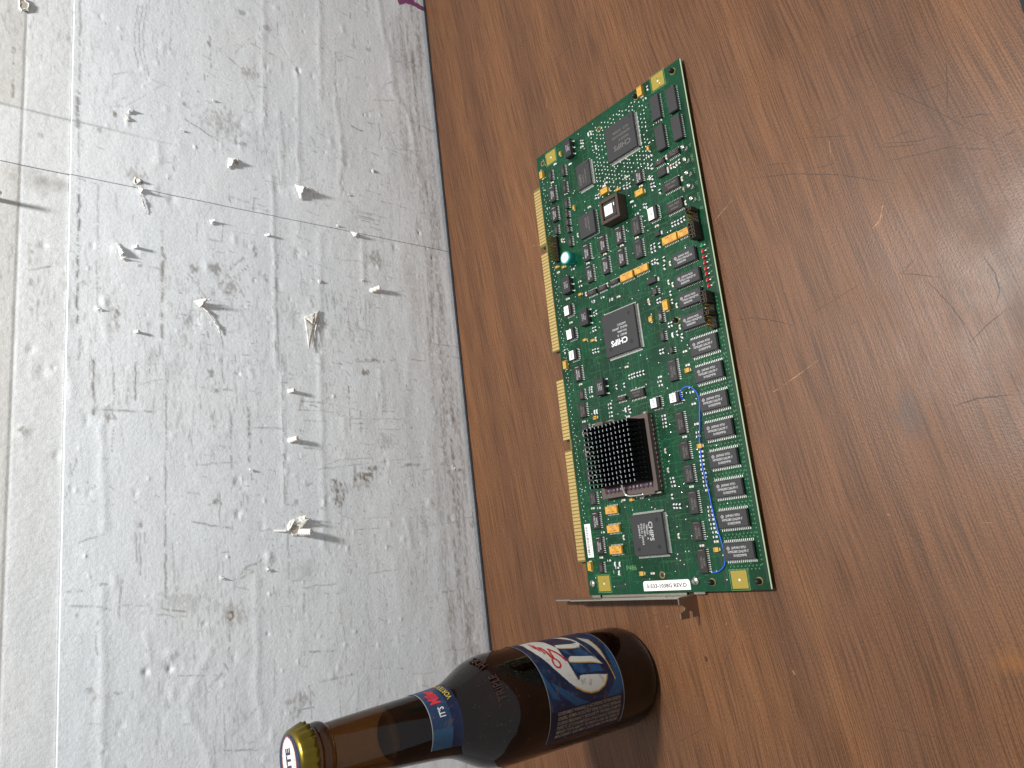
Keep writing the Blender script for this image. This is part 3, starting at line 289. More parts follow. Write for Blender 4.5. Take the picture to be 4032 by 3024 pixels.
def wob(pts, amp, step=5.0):
    o = []
    for a, b in zip(pts[:-1], pts[1:]):
        n = max(1, int(math.hypot(b[0] - a[0], b[1] - a[1]) / step))
        o += [(a[0] + (b[0] - a[0]) * k / n + rnd.gauss(0, amp), a[1] + (b[1] - a[1]) * k / n + rnd.gauss(0, amp)) for k in range(n)]
    return o + [pts[-1]]
def stroke(w, dk, br, dot, pts):
    def fn(sl, d, x, z, t):
        v = np.exp(-(d / (w * .55)) ** 2) * dk
        if dot: v = v * np.clip((.8 * vn(x / .9 + 7, z / .9) + 1.0 * vn(x / 4.5, z / 4.5 + 3) + .5 * vn(x / 15, z / 15) - .82) * 2.3, 0, 1)
        else: v = v * np.clip((vn(x / 2.2, z / 2.2) + .5 * vn(x / 7 + 4, z / 7) - .38) * 2.2, .08, 1)
        soot[sl] = np.maximum(soot[sl], v * (1 - .9 * max(br, 0))); brown[sl] = np.maximum(brown[sl], v * max(br, 0))
    raster(wob(pts, .28, 3.5), w, fn)
for s in STR: stroke(s[0] * .95, min(.95, s[1] * 1.0), s[2], s[3], seglist(s[4:]))
for x, z, rx, rz, dk, br in BLO:
    rx, rz, dk = rx * 1.25, rz * 1.25, min(1, dk * (1.35 if br > .45 else .85))
    i0, i1 = near(x - rx * 2.6, x + rx * 2.6, XS); j0, j1 = near(z - rz * 2.6, z + rz * 2.6, ZS); sl = (slice(j0, j1), slice(i0, i1))
    if i1 <= i0 or j1 <= j0: continue
    d = np.hypot((X[sl] - x) / rx, (Z[sl] - z) / rz) + (fbm(X[sl] / 3.6, Z[sl] / 1.8, 3) - .5) * 2.6
    v = np.clip((1.35 - d) * 1.5, 0, 1) * dk * np.clip((fbm(X[sl] / 2.4, Z[sl] / 1.2, 2) - .2) * 2.6, .18, 1)
    soot[sl] = np.maximum(soot[sl], v * (1 - .95 * max(br, 0))); brown[sl] = np.maximum(brown[sl], v * max(br, 0))
# countless faint scuffs, denser towards the table
for k in range(620):
    x = rnd.uniform(-230, 510); z = 300 * rnd.random() ** 1.35; horiz = rnd.random() < .55; l = rnd.choice((2, 4, 7, 14, 26))
    a = rnd.gauss(0, .05) if horiz else (rnd.gauss(1.5, .1) if rnd.random() < .6 else rnd.uniform(0, 3.14))
    stroke(rnd.uniform(.5, 1.3), rnd.uniform(.15, .6), rnd.choice((0, .2, .5, .7)), rnd.random() < .7, [(x, z), (x + math.cos(a) * l, z + math.sin(a) * l)])
# clusters of tiny rubbed ticks where the wall has been knocked most
ZONES = [(60, 110, 70, 45, 520), (-10, 190, 40, 30, 120), (150, 150, 50, 40, 260), (300, 120, 70, 60, 240), (120, 215, 40, 25, 160), (20, 60, 60, 30, 220), (300, 215, 50, 30, 130), (-60, 140, 40, 40, 130), (230, 60, 80, 30, 160)]
for cx, cz, sx, sz, n in ZONES:
    for k in range(n):
        x, z = rnd.gauss(cx, sx), rnd.gauss(cz, sz)
        if not 3 < z < 298: continue
        l = rnd.choice((.8, 1.5, 2.5, 5)); a = rnd.gauss(0, .12) if rnd.random() < .5 else rnd.gauss(1.45, .15)
        stroke(rnd.uniform(.45, .8), rnd.uniform(.2, .62), rnd.choice((0, .3, .6)), True, [(x, z), (x + math.cos(a) * l, z + math.sin(a) * l)])
# streaky film of dirt low on the wall, cleaner at the very bottom edge
low = np.clip(1 - Z / 150, 0, 1) * np.clip((fbm(X / 60, Z / 5 + 11, 4) - .38) * 2.2, 0, 1) * .30 + np.clip(1 - np.abs(Z - 20) / 26, 0, 1) * np.clip((fbm(X / 34, Z / 2.6 + 40, 3) - .35) * 2, 0, 1) * .62
low = low * np.clip((Z - 3.5) / 4, 0, 1) * np.clip((fbm(X / 3, Z / 1.2 + 9, 3) - .2) * 2.6, .2, 1.25)
brown = np.maximum(brown, low * .75); soot = np.maximum(soot, low * .35)
speck = np.clip((vn(X / 1.0 + 3, Z / 1.0) - .93) * 9, 0, 1) * np.clip((fbm(X / 30, Z / 30, 3) - .42) * 4, 0, 1)
hatch = np.clip((fbm(X / 7, Z / 1.1, 2) - .60) * 3.5, 0, 1) * np.clip((fbm(X / 70 + 5, Z / 55, 2) - .45) * 3, 0, 1) * .35
soot = np.maximum(soot, np.maximum(speck * .5, hatch * .6)); brown = np.maximum(brown, hatch * .6)
for s in RID:
    pts = seglist(s[2:]); amp, sig = s[0] * .55, s[1] * .70
    acc = np.zeros_like(X)
    def fn(sl, d, x, z, t): acc[sl] = np.maximum(acc[sl], np.exp(-(d / sig) ** 2))
    raster(wob(pts, .5, 9), sig, fn); Hh += acc * amp
for x, z, r, dep in DEN:
    i0, i1 = near(x - r * 3, x + r * 3, XS); j0, j1 = near(z - r * 3, z + r * 3, ZS); sl = (slice(j0, j1), slice(i0, i1))
    Hh[sl] += .7 * dep * np.exp(-(((X[sl] - x) / r) ** 2 + ((Z[sl] - z) / (.75 * r)) ** 2) * (.6 + .8 * vn(X[sl] / 1.7, Z[sl] / 1.7)))
for k in range(420):
    x, z, r = rnd.uniform(-230, 510), rnd.uniform(4, 300), rnd.choice((.55, .7, .9, 1.4, 2.2)); dep = rnd.choice((-1, 1, 1)) * rnd.uniform(.12, .38)
    i0, i1 = near(x - r * 3, x + r * 3, XS); j0, j1 = near(z - r * 3, z + r * 3, ZS); sl = (slice(j0, j1), slice(i0, i1))
    Hh[sl] += dep * np.exp(-((X[sl] - x) ** 2 / (r * r * rnd.choice((1, 4))) + (Z[sl] - z) ** 2 / (r * r)))
def inpoly(poly, x, z):
    r = np.zeros(x.shape, bool); n = len(poly)
    for i in range(n):
        (x0, z0), (x1, z1) = poly[i], poly[(i + 1) % n]
        c = ((z0 > z) != (z1 > z)) & (x < (x1 - x0) * (z - z0) / (z1 - z0 + 1e-12) + x0); r ^= c
    return r
sl = (slice(None), slice(*near(440, 520, XS))); mark[sl][inpoly(WP['magenta'], X[sl], Z[sl])] = .92
strip_tone = np.where((Z > 330) & ((X > 259) | (X < 217)), 1.0, np.where(Z > SEAM_Z, .45, 0.0))  # upper strips dulled in colour to offset the lamp's brightness there, creamiest at the top
cr = np.exp(-((X - 258.6) / .8) ** 2) * np.where(Z > 235, .45, 0) * np.clip((Z - 235) / 60, .3, 1); soot = np.maximum(soot, cr); Hh -= cr * .6
cr = np.exp(-((Z - 330.4) / .7) ** 2) * .35; soot = np.maximum(soot, cr * np.where(Z > 320, 1, 0)); Hh -= cr * .8
# grime gathered on the strip above the ledge, by the seam
g = np.clip(1.2 - np.hypot((X - 209) / 9, (Z - 318) / 15) - (fbm(X / 6, Z / 6, 3) - .5) * 1.4, 0, 1) * np.where((Z > SEAM_Z) & (X < SEAM_X), 1, 0) * .38
soot = np.maximum(soot, g * .6); brown = np.maximum(brown, g * .7)
Hh += np.clip((Z - 4) / -4, 0, 1) * -.4
# the paper stands off along the main seam
Hh += np.exp(-((X - SEAM_X) / 5) ** 2) * .5 * (fbm(X / 30, Z / 20, 2) - .35)
def panel(i0, i1, j0, j1, xa, xb, za, zb, ybase):
    xs = np.clip(XS[i0:i1].copy(), xa, xb); zs = np.clip(ZS[j0:j1].copy(), za, zb); xs[0], xs[-1], zs[0], zs[-1] = xa, xb, za, zb
    nx, nz = len(xs), len(zs); gx, gz = np.meshgrid(xs, zs); gy = ybase - Hh[j0:j1, i0:i1]
    co = np.stack([gx, gy, gz], -1).reshape(-1, 3)
    idx = np.arange(nx * nz).reshape(nz, nx)
    q = np.stack([idx[:-1, :-1], idx[:-1, 1:], idx[1:, 1:], idx[1:, :-1]], -1).reshape(-1, 4)
    ring = np.concatenate([idx[0, :], idx[1:, -1], idx[-1, -2::-1], idx[-2:0:-1, 0]]); bk = co[ring].copy(); bk[:, 1] = ybase + 4.0
    n0 = len(co); m_ = len(ring); r2 = np.roll(np.arange(m_), -1)
    sk = np.stack([ring[r2], ring, n0 + np.arange(m_), n0 + r2], -1)
    co = np.concatenate([co, bk]) * MM; q = np.concatenate([q, sk])
    me = bpy.data.meshes.new('wall_panel'); me.vertices.add(len(co)); me.vertices.foreach_set('co', co.astype(np.float32).ravel())
    me.loops.add(q.size); me.loops.foreach_set('vertex_index', q.astype(np.int32).ravel())
    me.polygons.add(len(q)); me.polygons.foreach_set('loop_start', (np.arange(len(q)) * 4).astype(np.int32)); me.polygons.foreach_set('loop_total', np.full(len(q), 4, np.int32))
    sm = np.ones(len(q), bool); sm[-m_:] = False
    me.update(calc_edges=True); me.polygons.foreach_set('use_smooth', sm)
    at = me.color_attributes.new('dirt', 'FLOAT_COLOR', 'POINT')
    d = np.stack([soot[j0:j1, i0:i1], brown[j0:j1, i0:i1], mark[j0:j1, i0:i1], strip_tone[j0:j1, i0:i1]], -1).reshape(-1, 4)
    e = np.zeros((m_, 4)); e[:, 0] = .1; e[:, 3] = .6; d = np.concatenate([d, e]); at.data.foreach_set('color', d.astype(np.float32).ravel())
    return obj('wall_panel', me, M_WALL, wall)
ix = int(np.searchsorted(XS, SEAM_X)); jz = int(np.searchsorted(ZS, SEAM_Z))
panel(0, ix + 1, 0, jz + 1, -700, SEAM_X - .2, -30, SEAM_Z, 0.0)
panel(ix, len(XS), 0, jz + 1, SEAM_X + .2, 994, -30, SEAM_Z, 0.0)
panel(0, ix + 1, jz, len(ZS), -700, SEAM_X - .2, SEAM_Z + .1, 554, 1.1)
panel(ix, len(XS), jz, len(ZS), SEAM_X + .2, 994, SEAM_Z + .1, 554, 0.9)
mb = MB(); mb.box(-.7, .006, -.03, .994, .012, .554); obj('backing_board', mb, M_GYPSUM, wall)

# torn flaps of paper, plugs and anchors standing out of the wall board
def flap(A, B, T, out, name='torn_flap', curl=1.4, m=None, thick=.35):
    n = 7; vs = []; fs = []; ids = {}
    for i in range(n + 1):
        for j in range(n + 1 - i):
            t = i / n; s = j / n
            x = A[0] + (B[0] - A[0]) * s + (T[0] - A[0]) * t; z = A[1] + (B[1] - A[1]) * s + (T[1] - A[1]) * t
            jit = .10 + .22 * min(1, out / 4) * (t > 0)
            ids[(i, j)] = len(vs); vs.append(((x + rnd.gauss(0, jit)) * MM, (-.9 - out * t ** curl + rnd.gauss(0, jit)) * MM, (z + rnd.gauss(0, jit)) * MM))
    for i in range(n):
        for j in range(n - i):
            fs.append((ids[(i, j)], ids[(i, j + 1)], ids[(i + 1, j)]))
            if j < n - i - 1: fs.append((ids[(i, j + 1)], ids[(i + 1, j + 1)], ids[(i + 1, j)]))
    me = bpy.data.meshes.new(name); me.from_pydata(vs, [], fs); o = obj(name, me, m or M_PAPER, wall, smooth=True)
    so = o.modifiers.new('thickness', 'SOLIDIFY'); so.thickness = thick * MM; return o
def anchor(b, t, out, r, ribs=0, name='wall_anchor', mtl=None):
    a0 = Vector((b[0], 1.0, b[1])) * MM; a1 = Vector((t[0], -out, t[1])) * MM; L_ = (a1 - a0).length; mb = MB()
    pr = []; n = max(2, ribs * 4)
    for k in range(n + 1):
        t_ = k / n; rr = r * (1 - .18 * t_); rr *= (1.16 if ribs and (k // 2) % 2 else 1.0); pr.append((rr * MM, L_ * t_))
    pr = pr[:-1] + [(pr[-1][0], L_ * .97), (pr[-1][0] * .75, L_)]; mb.lathe(pr, 12)
    o = obj(name, mb, mtl or M_PLASTER, wall, loc=a0); o.rotation_mode = 'QUATERNION'; o.rotation_quaternion = (a1 - a0).to_track_quat('Z', 'Y'); return o
def hole(x, z, rx, rz):
    mb = MB(); n = 11; pts = [(x + rx * math.cos(2 * math.pi * i / n) * rnd.uniform(.7, 1.2), z + rz * math.sin(2 * math.pi * i / n) * rnd.uniform(.7, 1.2)) for i in range(n)]
    # torn rim: a raised lip of paper round a sunken dark floor
    rim = []
    for k, (sc, y) in enumerate(((1.35, -.1), (1.08, -1.15), (.92, -.95), (.85, 1.2))):
        rim += [((x + (p[0] - x) * sc) * MM, (y + rnd.gauss(0, .14)) * MM, (z + (p[1] - z) * sc) * MM) for p in pts]
    fs = [(k * n + (i + 1) % n, k * n + i, (k + 1) * n + i, (k + 1) * n + (i + 1) % n) for k in range(3) for i in range(n)]
    mb.add(rim, fs, 0); mb.add([(p[0] * MM, -.75 * MM, p[1] * MM) for p in [(x + (q[0] - x) * .93, z + (q[1] - z) * .93) for q in pts]], [tuple(reversed(range(n)))], 1)
    return obj('torn_hole', mb, [M_PAPER, M_HOLE], wall)
A_ = WP['anch']
anchor(A_[0], (A_[1][0] + .3, A_[1][1] + .5), 5.5, 2.0, 3); anchor(A_[2], (A_[3][0], A_[3][1] + 1.5), 4.6, 1.6); anchor((A_[4][0], A_[4][1] - 2), (A_[5][0] + .5, A_[5][1] + 1.2), 5.5, 1.9, 4)
anchor(A_[6], A_[7], 3.0, 1.1); anchor(A_[8], A_[9], 3.6, 1.2); anchor(A_[10], A_[11], 3.0, 1.1)
anchor(WP['rib'][0], (WP['rib'][1][0], WP['rib'][1][1] + 3.4), 7.0, 2.5, 6)
anchor(WP['ribstrip'][0], WP['ribstrip'][1], 1.8, 1.0)
hole(-22.5, 160.5, 4.2, 4.6)
f = WP['ribflap']; flap(f[1], f[5], (f[4][0] + 3, f[4][1] + 1.5), 5.5); flap(f[2], f[5], (f[3][0] + 1, f[3][1] + 1), 5.0); flap(f[0], f[1], (f[2][0] - 1, f[2][1] + 2), 2.0); flap(f[2], f[3], (f[4][0] + 1, f[4][1]), 4.0)
f = WP['flap1']; flap(f[0], f[1], (f[2][0] + 2, f[2][1] + 2.5), 8.0, curl=1.1); flap(f[0], (f[3][0] + 1, f[3][1] + 2), (f[2][0] + 4, f[2][1] + .5), 3.0); flap((249.5, 136), f[3], (246, 137.5), 2.2)
f = WP['flap2']; flap((218.2, 100.5), (212.6, 97.2), (f[2][0], f[2][1] + 1.6), 5.0, curl=1.1)
f = WP['tearB1']; flap(f[0], (134, 222), (f[1][0] - 1, f[1][1] + 4), 7.5, curl=.9); flap((139, 224), (126, 213), (131, 217), 1.5); flap((127, 213.5), f[2], (121, 209.6), .7); flap(f[0], (138, 219), f[1], 4.0, curl=.8)
f = WP['tearB2']; flap(f[0], f[1], (f[1][0] + 2.4, f[1][1] - .5), 4.0); flap(f[1], f[2], (207, 259.4), .9)
f = WP['tearB3']; flap(f[0], f[1], (166, 272), 3.4); flap(f[1], (162, 272.5), f[2], 2.6)
f = WP['tearB4']; flap(f[0], f[2], f[1], 3.2)
f = WP['tearA1']; flap(f[0], f[1], (276.5, 267.6), 2.2); flap(f[1], f[2], (269.5, 269), 1.2)
f = WP['tearA2']; flap(f[0], f[2], f[1], 4.2); hole(256.5, 193.0, 2.6, 1.6)
f = WP['tearD1']; flap(f[0], f[1], (133, 136), 1.6); flap(f[0], f[3], f[2], 1.0); flap((141, 134), f[1], (112, 139.5), 1.2); hole(134.5, 139.0, 3.6, 2.4); flap((137, 145), (141.5, 136), (131, 139), 2.6)
anchor((191.0, 345.0), (191.2, 341.5), 9.0, 1.6)
flap((225.5, 264.5), (221, 262), (223, 260.8), 2.2); hole(222.5, 263.2, 2.2, 1.3); hole(336.2, 332.7, 4.0, 3.0)
for k, (x, z) in enumerate(WP['misc']):
    if k % 2: continue
    if k in (0, 5, 10, 15): hole(x, z, 1.2, .9)
    flap((x - 1.1, z + rnd.uniform(0, .8)), (x + 1.1, z + rnd.uniform(0, 1)), (x + rnd.uniform(-.5, .5), z - rnd.uniform(.3, 1.2)), rnd.uniform(.6, 1.4))

# ------------------------------------------------------------------ beer bottle
BX, BY = -.1438, -.1454
bottle = empty('beer_bottle', (BX, BY, 0), label='capped brown glass longneck beer bottle with blue and white label, standing by the wall', category='bottle')
bottle.rotation_euler = (0, R_(.45), 0)
def glass():
    m = bpy.data.materials.new('amber_glass'); m.use_nodes = True; MATS['amber_glass'] = m; nt = m.node_tree
    b = nt.nodes['Principled BSDF']; b.inputs['Base Color'].default_value = (1, .93, .85, 1); b.inputs['Transmission Weight'].default_value = 1; b.inputs['IOR'].default_value = 1.5
    v = coords(m); n = noise(m, v, 900, 2, .6)
    LK(m, ramp(m, noise(m, v, 260, 4, .7), [(.5, (.015, .015, .015)), (.8, (.16, .16, .16))]).outputs[0], b.inputs['Roughness'])
    LK(m, bump(m, n, .025, .0003), b.inputs['Normal'])
    va = nt.nodes.new('ShaderNodeVolumeAbsorption'); va.inputs['Color'].default_value = (.61, .46, .14, 1); va.inputs['Density'].default_value = 640
    LK(m, va.outputs[0], nt.nodes['Material Output'].inputs['Volume'])
    df = nt.nodes.new('ShaderNodeBsdfDiffuse'); df.inputs[0].default_value = (.13, .042, .028, 1); mx = nt.nodes.new('ShaderNodeMixShader')   # faint red-brown diffuse standing in for light scattered inside the glass
    LK(m, ramp(m, noise(m, v, 60, 4, .7), [(.3, (.005, .005, .005)), (.7, (.06, .06, .06))]).outputs[0], mx.inputs[0]); LK(m, b.outputs[0], mx.inputs[1]); LK(m, df.outputs[0], mx.inputs[2]); LK(m, mx.outputs[0], nt.nodes['Material Output'].inputs['Surface']); return m
M_GLASS = glass()
PROF = [(0, .0035), (12, .0032), (20, .0020), (25, .0006), (27.5, .0003), (29.3, .0016), (30.3, .0045), (30.7, .0085)] 
PROF = [(r, z * 1000) for r, z in PROF] + [(30.75, 14), (30.75, 40), (30.75, 70), (30.7, 98), (30.6, 106), (30.1, 113), (28.9, 119.5), (27.0, 125), (24.2, 130.5), (21.4, 136), (19.3, 141), (18.1, 146), (17.45, 152), (16.7, 162), (15.8, 176), (14.9, 190), (14.0, 203), (13.4, 211), (13.3, 212.6), (14.2, 213.4), (14.9, 215), (14.9, 217), (14.2, 218.8), (13.1, 220), (13.0, 226), (11.5, 228), (0.0, 228)]
def smoothprof(p, sub=3):
    o = []
    for i in range(len(p) - 1):
        p0, p1, p2, p3 = p[max(i - 1, 0)], p[i], p[i + 1], p[min(i + 2, len(p) - 1)]
        for k in range(sub):
            t = k / sub
            o.append(tuple(.5 * (2 * p1[c] + (p2[c] - p0[c]) * t + (2 * p0[c] - 5 * p1[c] + 4 * p2[c] - p3[c]) * t * t + (-p0[c] + 3 * p1[c] - 3 * p2[c] + p3[c]) * t ** 3) for c in (0, 1)))
    o.append(p[-1]); return [(max(r, 0.0), z) for r, z in o]
SP = smoothprof(PROF)
def rad_at(z):
    for (r0, z0), (r1, z1) in zip(SP[:-1], SP[1:]):
        if z1 > z0 and z0 <= z <= z1 and r0 > 5: return r0 + (r1 - r0) * (z - z0) / (z1 - z0)
    return 13
def lathe_closed(prof, n, flip=False):
    v = []; f = []
    rings = []
    for r, z in prof:
        if r < 1e-6: rings.append([len(v)]); v.append((0, 0, z * MM))
        else: rings.append(list(range(len(v), len(v) + n))); v += [(r * MM * math.cos(2 * math.pi * i / n), r * MM * math.sin(2 * math.pi * i / n), z * MM) for i in range(n)]
    for a, b in zip(rings[:-1], rings[1:]):
        for i in range(n):
            j = (i + 1) % n
            q = (a[i % len(a)], a[j % len(a)], b[j % len(b)], b[i % len(b)]); q = tuple(dict.fromkeys(q))
            if len(q) > 2: f.append(tuple(reversed(q)) if flip else q)
    return v, f
v, f = lathe_closed(SP, 96); mb = MB(); mb.add(v, f)
# air space in the neck, from the beer's surface up to the cap
air = [(0, 178.0), (11.6, 178.0), (12.1, 178.6), (11.9, 181), (11.2, 190), (10.2, 203), (9.4, 212), (9.2, 224), (0, 224)]
v, f = lathe_closed(air, 64, True); mb.add(v, f)
obj('glass_body', mb, M_GLASS, bottle, smooth=True)

def paper_print(name, rough=.42):
    m = mat(name, rough=rough); a = N(m, 'ShaderNodeAttribute', attribute_name='ink'); v = coords(m)
    g = ramp(m, noise(m, v, 190, 4, .7), [(.56, (0, 0, 0)), (.66, (1, 1, 1))]).outputs[0]
    s = ramp(m, noise(m, v, 1100, 2, .6), [(.66, (0, 0, 0)), (.75, (1, 1, 1))]).outputs[0]
    c = mixc(m, math_(m, 'MULTIPLY', g, .45), a.outputs['Color'], (.10, .085, .06)); c = mixc(m, math_(m, 'MULTIPLY', s, .25), c, (.5, .48, .44))
    LK(m, c, bsdf(m).inputs['Base Color']); bsdf(m).inputs['Specular IOR Level'].default_value = .4
    LK(m, bump(m, noise(m, v, 350, 3), .12, .0004), bsdf(m).inputs['Normal']); return m
M_LABEL = paper_print('printed_label')
def curved_label(name, a0, a1, z0, z1, ink, na, nz, lift=.22, thick=True):
    A, Zz = np.meshgrid(np.linspace(a0, a1, na), np.linspace(z0, z1, nz)); r = np.array([rad_at(z) + lift for z in np.linspace(z0, z1, nz)])[:, None] * np.ones_like(A)
    co = np.stack([r * np.cos(np.radians(A)), r * np.sin(np.radians(A)), Zz], -1).reshape(-1, 3) * MM
    idx = np.arange(na * nz).reshape(nz, na); q = np.stack([idx[:-1, :-1], idx[:-1, 1:], idx[1:, 1:], idx[1:, :-1]], -1).reshape(-1, 4)
    me = bpy.data.meshes.new(name); me.from_pydata(co.tolist(), [], q.tolist()); at = me.color_attributes.new('ink', 'FLOAT_COLOR', 'POINT')
    c = ink(A, Zz); c = np.concatenate([c, np.ones((*A.shape, 1))], -1); at.data.foreach_set('color', c.astype(np.float32).ravel())
    o = obj(name, me, M_LABEL, bottle, smooth=True); return o
def dist_line(A, Zz, pts, rmm=30.9):
    k = math.radians(1) * rmm; d = np.full(A.shape, 1e9)
    for (a, z), (a2, z2) in zip(pts[:-1], pts[1:]):
        x0, x1 = a * k, a2 * k; dx, dz = x1 - x0, z2 - z; t = np.clip(((A * k - x0) * dx + (Zz - z) * dz) / (dx * dx + dz * dz + 1e-9), 0, 1)
        d = np.minimum(d, np.hypot(A * k - x0 - t * dx, Zz - z - t * dz))
    return d
NAVY = np.array((.006, .012, .045)); BLUE = np.array((.010, .058, .14)); WHITE = np.array((.54, .53, .49)); GOLD = np.array((.45, .26, .03)); RED = np.array((.42, .012, .02))
def ink_main(A, Zz):
    c = np.zeros((*A.shape, 3)) + NAVY
    sh = fbm(A / 14 + 5, Zz / 9, 2)[..., None]; c = c + BLUE * np.clip(sh - .45, 0, 1) * .6
    for k in ('blue1', 'blue2', 'blue5'): c[inpoly(LPOLY[k], A, Zz)] = BLUE
    for k in ('blue3', 'blue4'): 
        m_ = inpoly(LPOLY[k], A, Zz); c[m_] = (NAVY + BLUE * .9 * np.clip(1.4 - np.abs(sh - .5) * 4, 0, 1))[m_]
    for k in ('white', 'L', 'I', 'arc1'): c[inpoly(LPOLY[k], A, Zz)] = WHITE
    c[inpoly(LPOLY['arc2'], A, Zz)] = WHITE * .75
    for k in ('gold1', 'gold2', 'gold3', 'gold4'): c[dist_line(A, Zz, LSTR[k]) < (.42 if k in ('gold1', 'gold2') else .25)] = GOLD
    for k in LSTR:
        if k[0] == 'r': c[dist_line(A, Zz, LSTR[k]) < (.85 if k in ('r1', 'r4') else .62)] = RED
    c[(A < -96.5)] = NAVY * .6
    edge = (Zz > 93.5) | (Zz < 34.1); c[edge] = np.array((.25, .27, .3)); return c
lab = curved_label('label', -131, 48, 33.8, 93.8, ink_main, 330, 210); lab['label'] = 'blue label with white and gold lettering and red script'
def wrap_text(mb, s, a_c, z_c, size, along, lift, width=1.0, bold=0.0, fit=None):
    vs, fs = text_geo(s, bold); o = []
    if fit: width = fit / ((max(p[0] for p in vs) - min(p[0] for p in vs)) * size)
    for p in vs:
        if along == 'round': da = p[0] * size * width; dz = p[1] * size
        else: da = p[1] * size; dz = -p[0] * size * width           # reads down the bottle
        z = z_c + dz; r = rad_at(z) + lift; a = math.radians(a_c) + da / r
        o.append((r * math.cos(a) * MM, r * math.sin(a) * MM, z * MM))
    mb.add(o, fs)
M_INKTAN = mat('tan_ink', (.30, .24, .17), .6); M_INKWHITE = mat('white_ink', (.7, .7, .66), .6); M_INKRED = mat('red_ink', (.55, .03, .04), .6); M_INKYEL = mat('yellow_ink', (.50, .38, .05), .6)
mb = MB()
for k, s in enumerate(['GOVERNMENT WARNING: (1) ACCORDING TO THE SURGEON', 'GENERAL, WOMEN SHOULD NOT DRINK ALCOHOLIC BEVERAGES', 'DURING PREGNANCY BECAUSE OF THE RISK OF BIRTH', 'DEFECTS. (2) CONSUMPTION OF ALCOHOLIC BEVERAGES', 'IMPAIRS YOUR ABILITY TO DRIVE A CAR OR OPERATE', 'MACHINERY, AND MAY CAUSE HEALTH PROBLEMS.']):
    wrap_text(mb, s, -100.0 - 4.9 * k, 62.5, 2.7, 'down', .30, fit=51, bold=.01)
obj('warning_text', mb, M_INKTAN, lab)
def ink_neck(A, Zz):
    c = np.zeros((*A.shape, 3)) + NAVY; c[(Zz > 149.5)] = np.array((.014, .04, .10)); c[(Zz > 149.5) & (A < -88)] = np.array((.02, .075, .15)); c[(Zz > 161.2)] = np.array((.35, .36, .36)); return c
nl = curved_label('neck_label', -124, 56, 143.6, 161.8, ink_neck, 150, 60, .2); nl['label'] = 'dark blue neck label with white, red and yellow lettering'
mb = MB(); wrap_text(mb, "IT'S", -62, 154.0, 5.0, 'round', .30, .72, .02); obj('white_lettering', mb, M_INKWHITE, nl)
mb = MB(); wrap_text(mb, 'Miller', -27, 155.2, 8.6, 'round', .30, .60, .03); obj('red_lettering', mb, M_INKRED, nl)
mb = MB(); wrap_text(mb, 'VORTEX BOTTLE', -4, 146.6, 4.6, 'round', .30, .72, .01); obj('yellow_lettering', mb, M_INKYEL, nl)
M_EMB = mat('embossed_glass', (.032, .013, .009), .10)
for s, a in (('TRIPLE', -58), ('HOPS', -17)):
    mb = MB(); wrap_text(mb, s, a, 122.5, 6.2, 'round', .02, .8, .01); o = obj('embossed_lettering', mb, M_EMB, bottle)
    so = o.modifiers.new('relief', 'SOLIDIFY'); so.thickness = .0011; so.offset = 1
# dried drops and scuffs on the shoulder
mb = MB()
for k in range(80):
    a = math.radians(rnd.gauss(-92, 30)); z = rnd.gauss(126, 11)
    if not 102 < z < 143: continue
    r = rad_at(z) + .03; s = rnd.uniform(.10, .24); n = Vector((math.cos(a), math.sin(a), .25)).normalized(); t = Vector((-math.sin(a), math.cos(a), 0)); b_ = n.cross(t); c = Vector((r * math.cos(a), r * math.sin(a), z))
    mb.add([tuple((c + (t * math.cos(q) * s * 1.4 + b_ * math.sin(q) * s) + n * .02) * MM) for q in np.linspace(0, 2 * math.pi, 7)[:-1]] + [tuple((c + n * s * .5) * MM)], [(i, (i + 1) % 6, 6) for i in range(6)])
obj('dried_droplets', mb, mat('dried_drops', (.10, .06, .05), .2), bottle, kind='stuff')
# crown cap
M_CAPGOLD = mat('gold_cap_metal', (.20, .15, .025), .32, 1.0); M_CAPTOP = paper_print('printed_cap_top', .25)
mb = MB(); fl = lambda r, z, i: r + (.55 * math.cos(2 * math.pi * i * 21 / 126) * max(0, min(1, (228.5 * MM - z) / (5 * MM))) * MM)
mb.lathe([(15.4 * MM, 221.8 * MM), (15.9 * MM, 222.0 * MM), (15.3 * MM, 224.2 * MM), (14.5 * MM, 227.2 * MM), (14.0 * MM, 228.8 * MM), (13.2 * MM, 229.8 * MM), (11.8 * MM, 230.3 * MM)], 126, cap0=False, cap1=False, mod=fl)
cap = obj('bottle_cap', mb, M_CAPGOLD, bottle, smooth=True)
nr, na = 26, 96; co = []; ink = []; q = []
for i in range(nr + 1):
    rr = 12.9 * i / nr
    for j in range(na):
        a = 2 * math.pi * j / na; x, y = rr * math.cos(a), rr * math.sin(a); co.append((x * MM, y * MM, (230.42 - .5 * max(0, (rr - 11.6)) ** 1.3) * MM))
        xr, yr = x * math.cos(.2) + y * math.sin(.2), -x * math.sin(.2) + y * math.cos(.2); e = (xr / 11.2) ** 2 + (yr / 8.2) ** 2
        ink.append((*(WHITE * 1.1 if e < .88 else (np.array((.45, .1, .1)) if e < .97 else NAVY)), 1))
for i in range(nr):
    for j in range(na): k = (j + 1) % na; q.append((i * na + j, i * na + k, (i + 1) * na + k, (i + 1) * na + j))
me = bpy.data.meshes.new('cap_print'); me.from_pydata(co, [], q); me.color_attributes.new('ink', 'FLOAT_COLOR', 'POINT').data.foreach_set('color', np.array(ink, np.float32).ravel())
cp = obj('cap_print', me, M_CAPTOP, cap)
mb = MB()
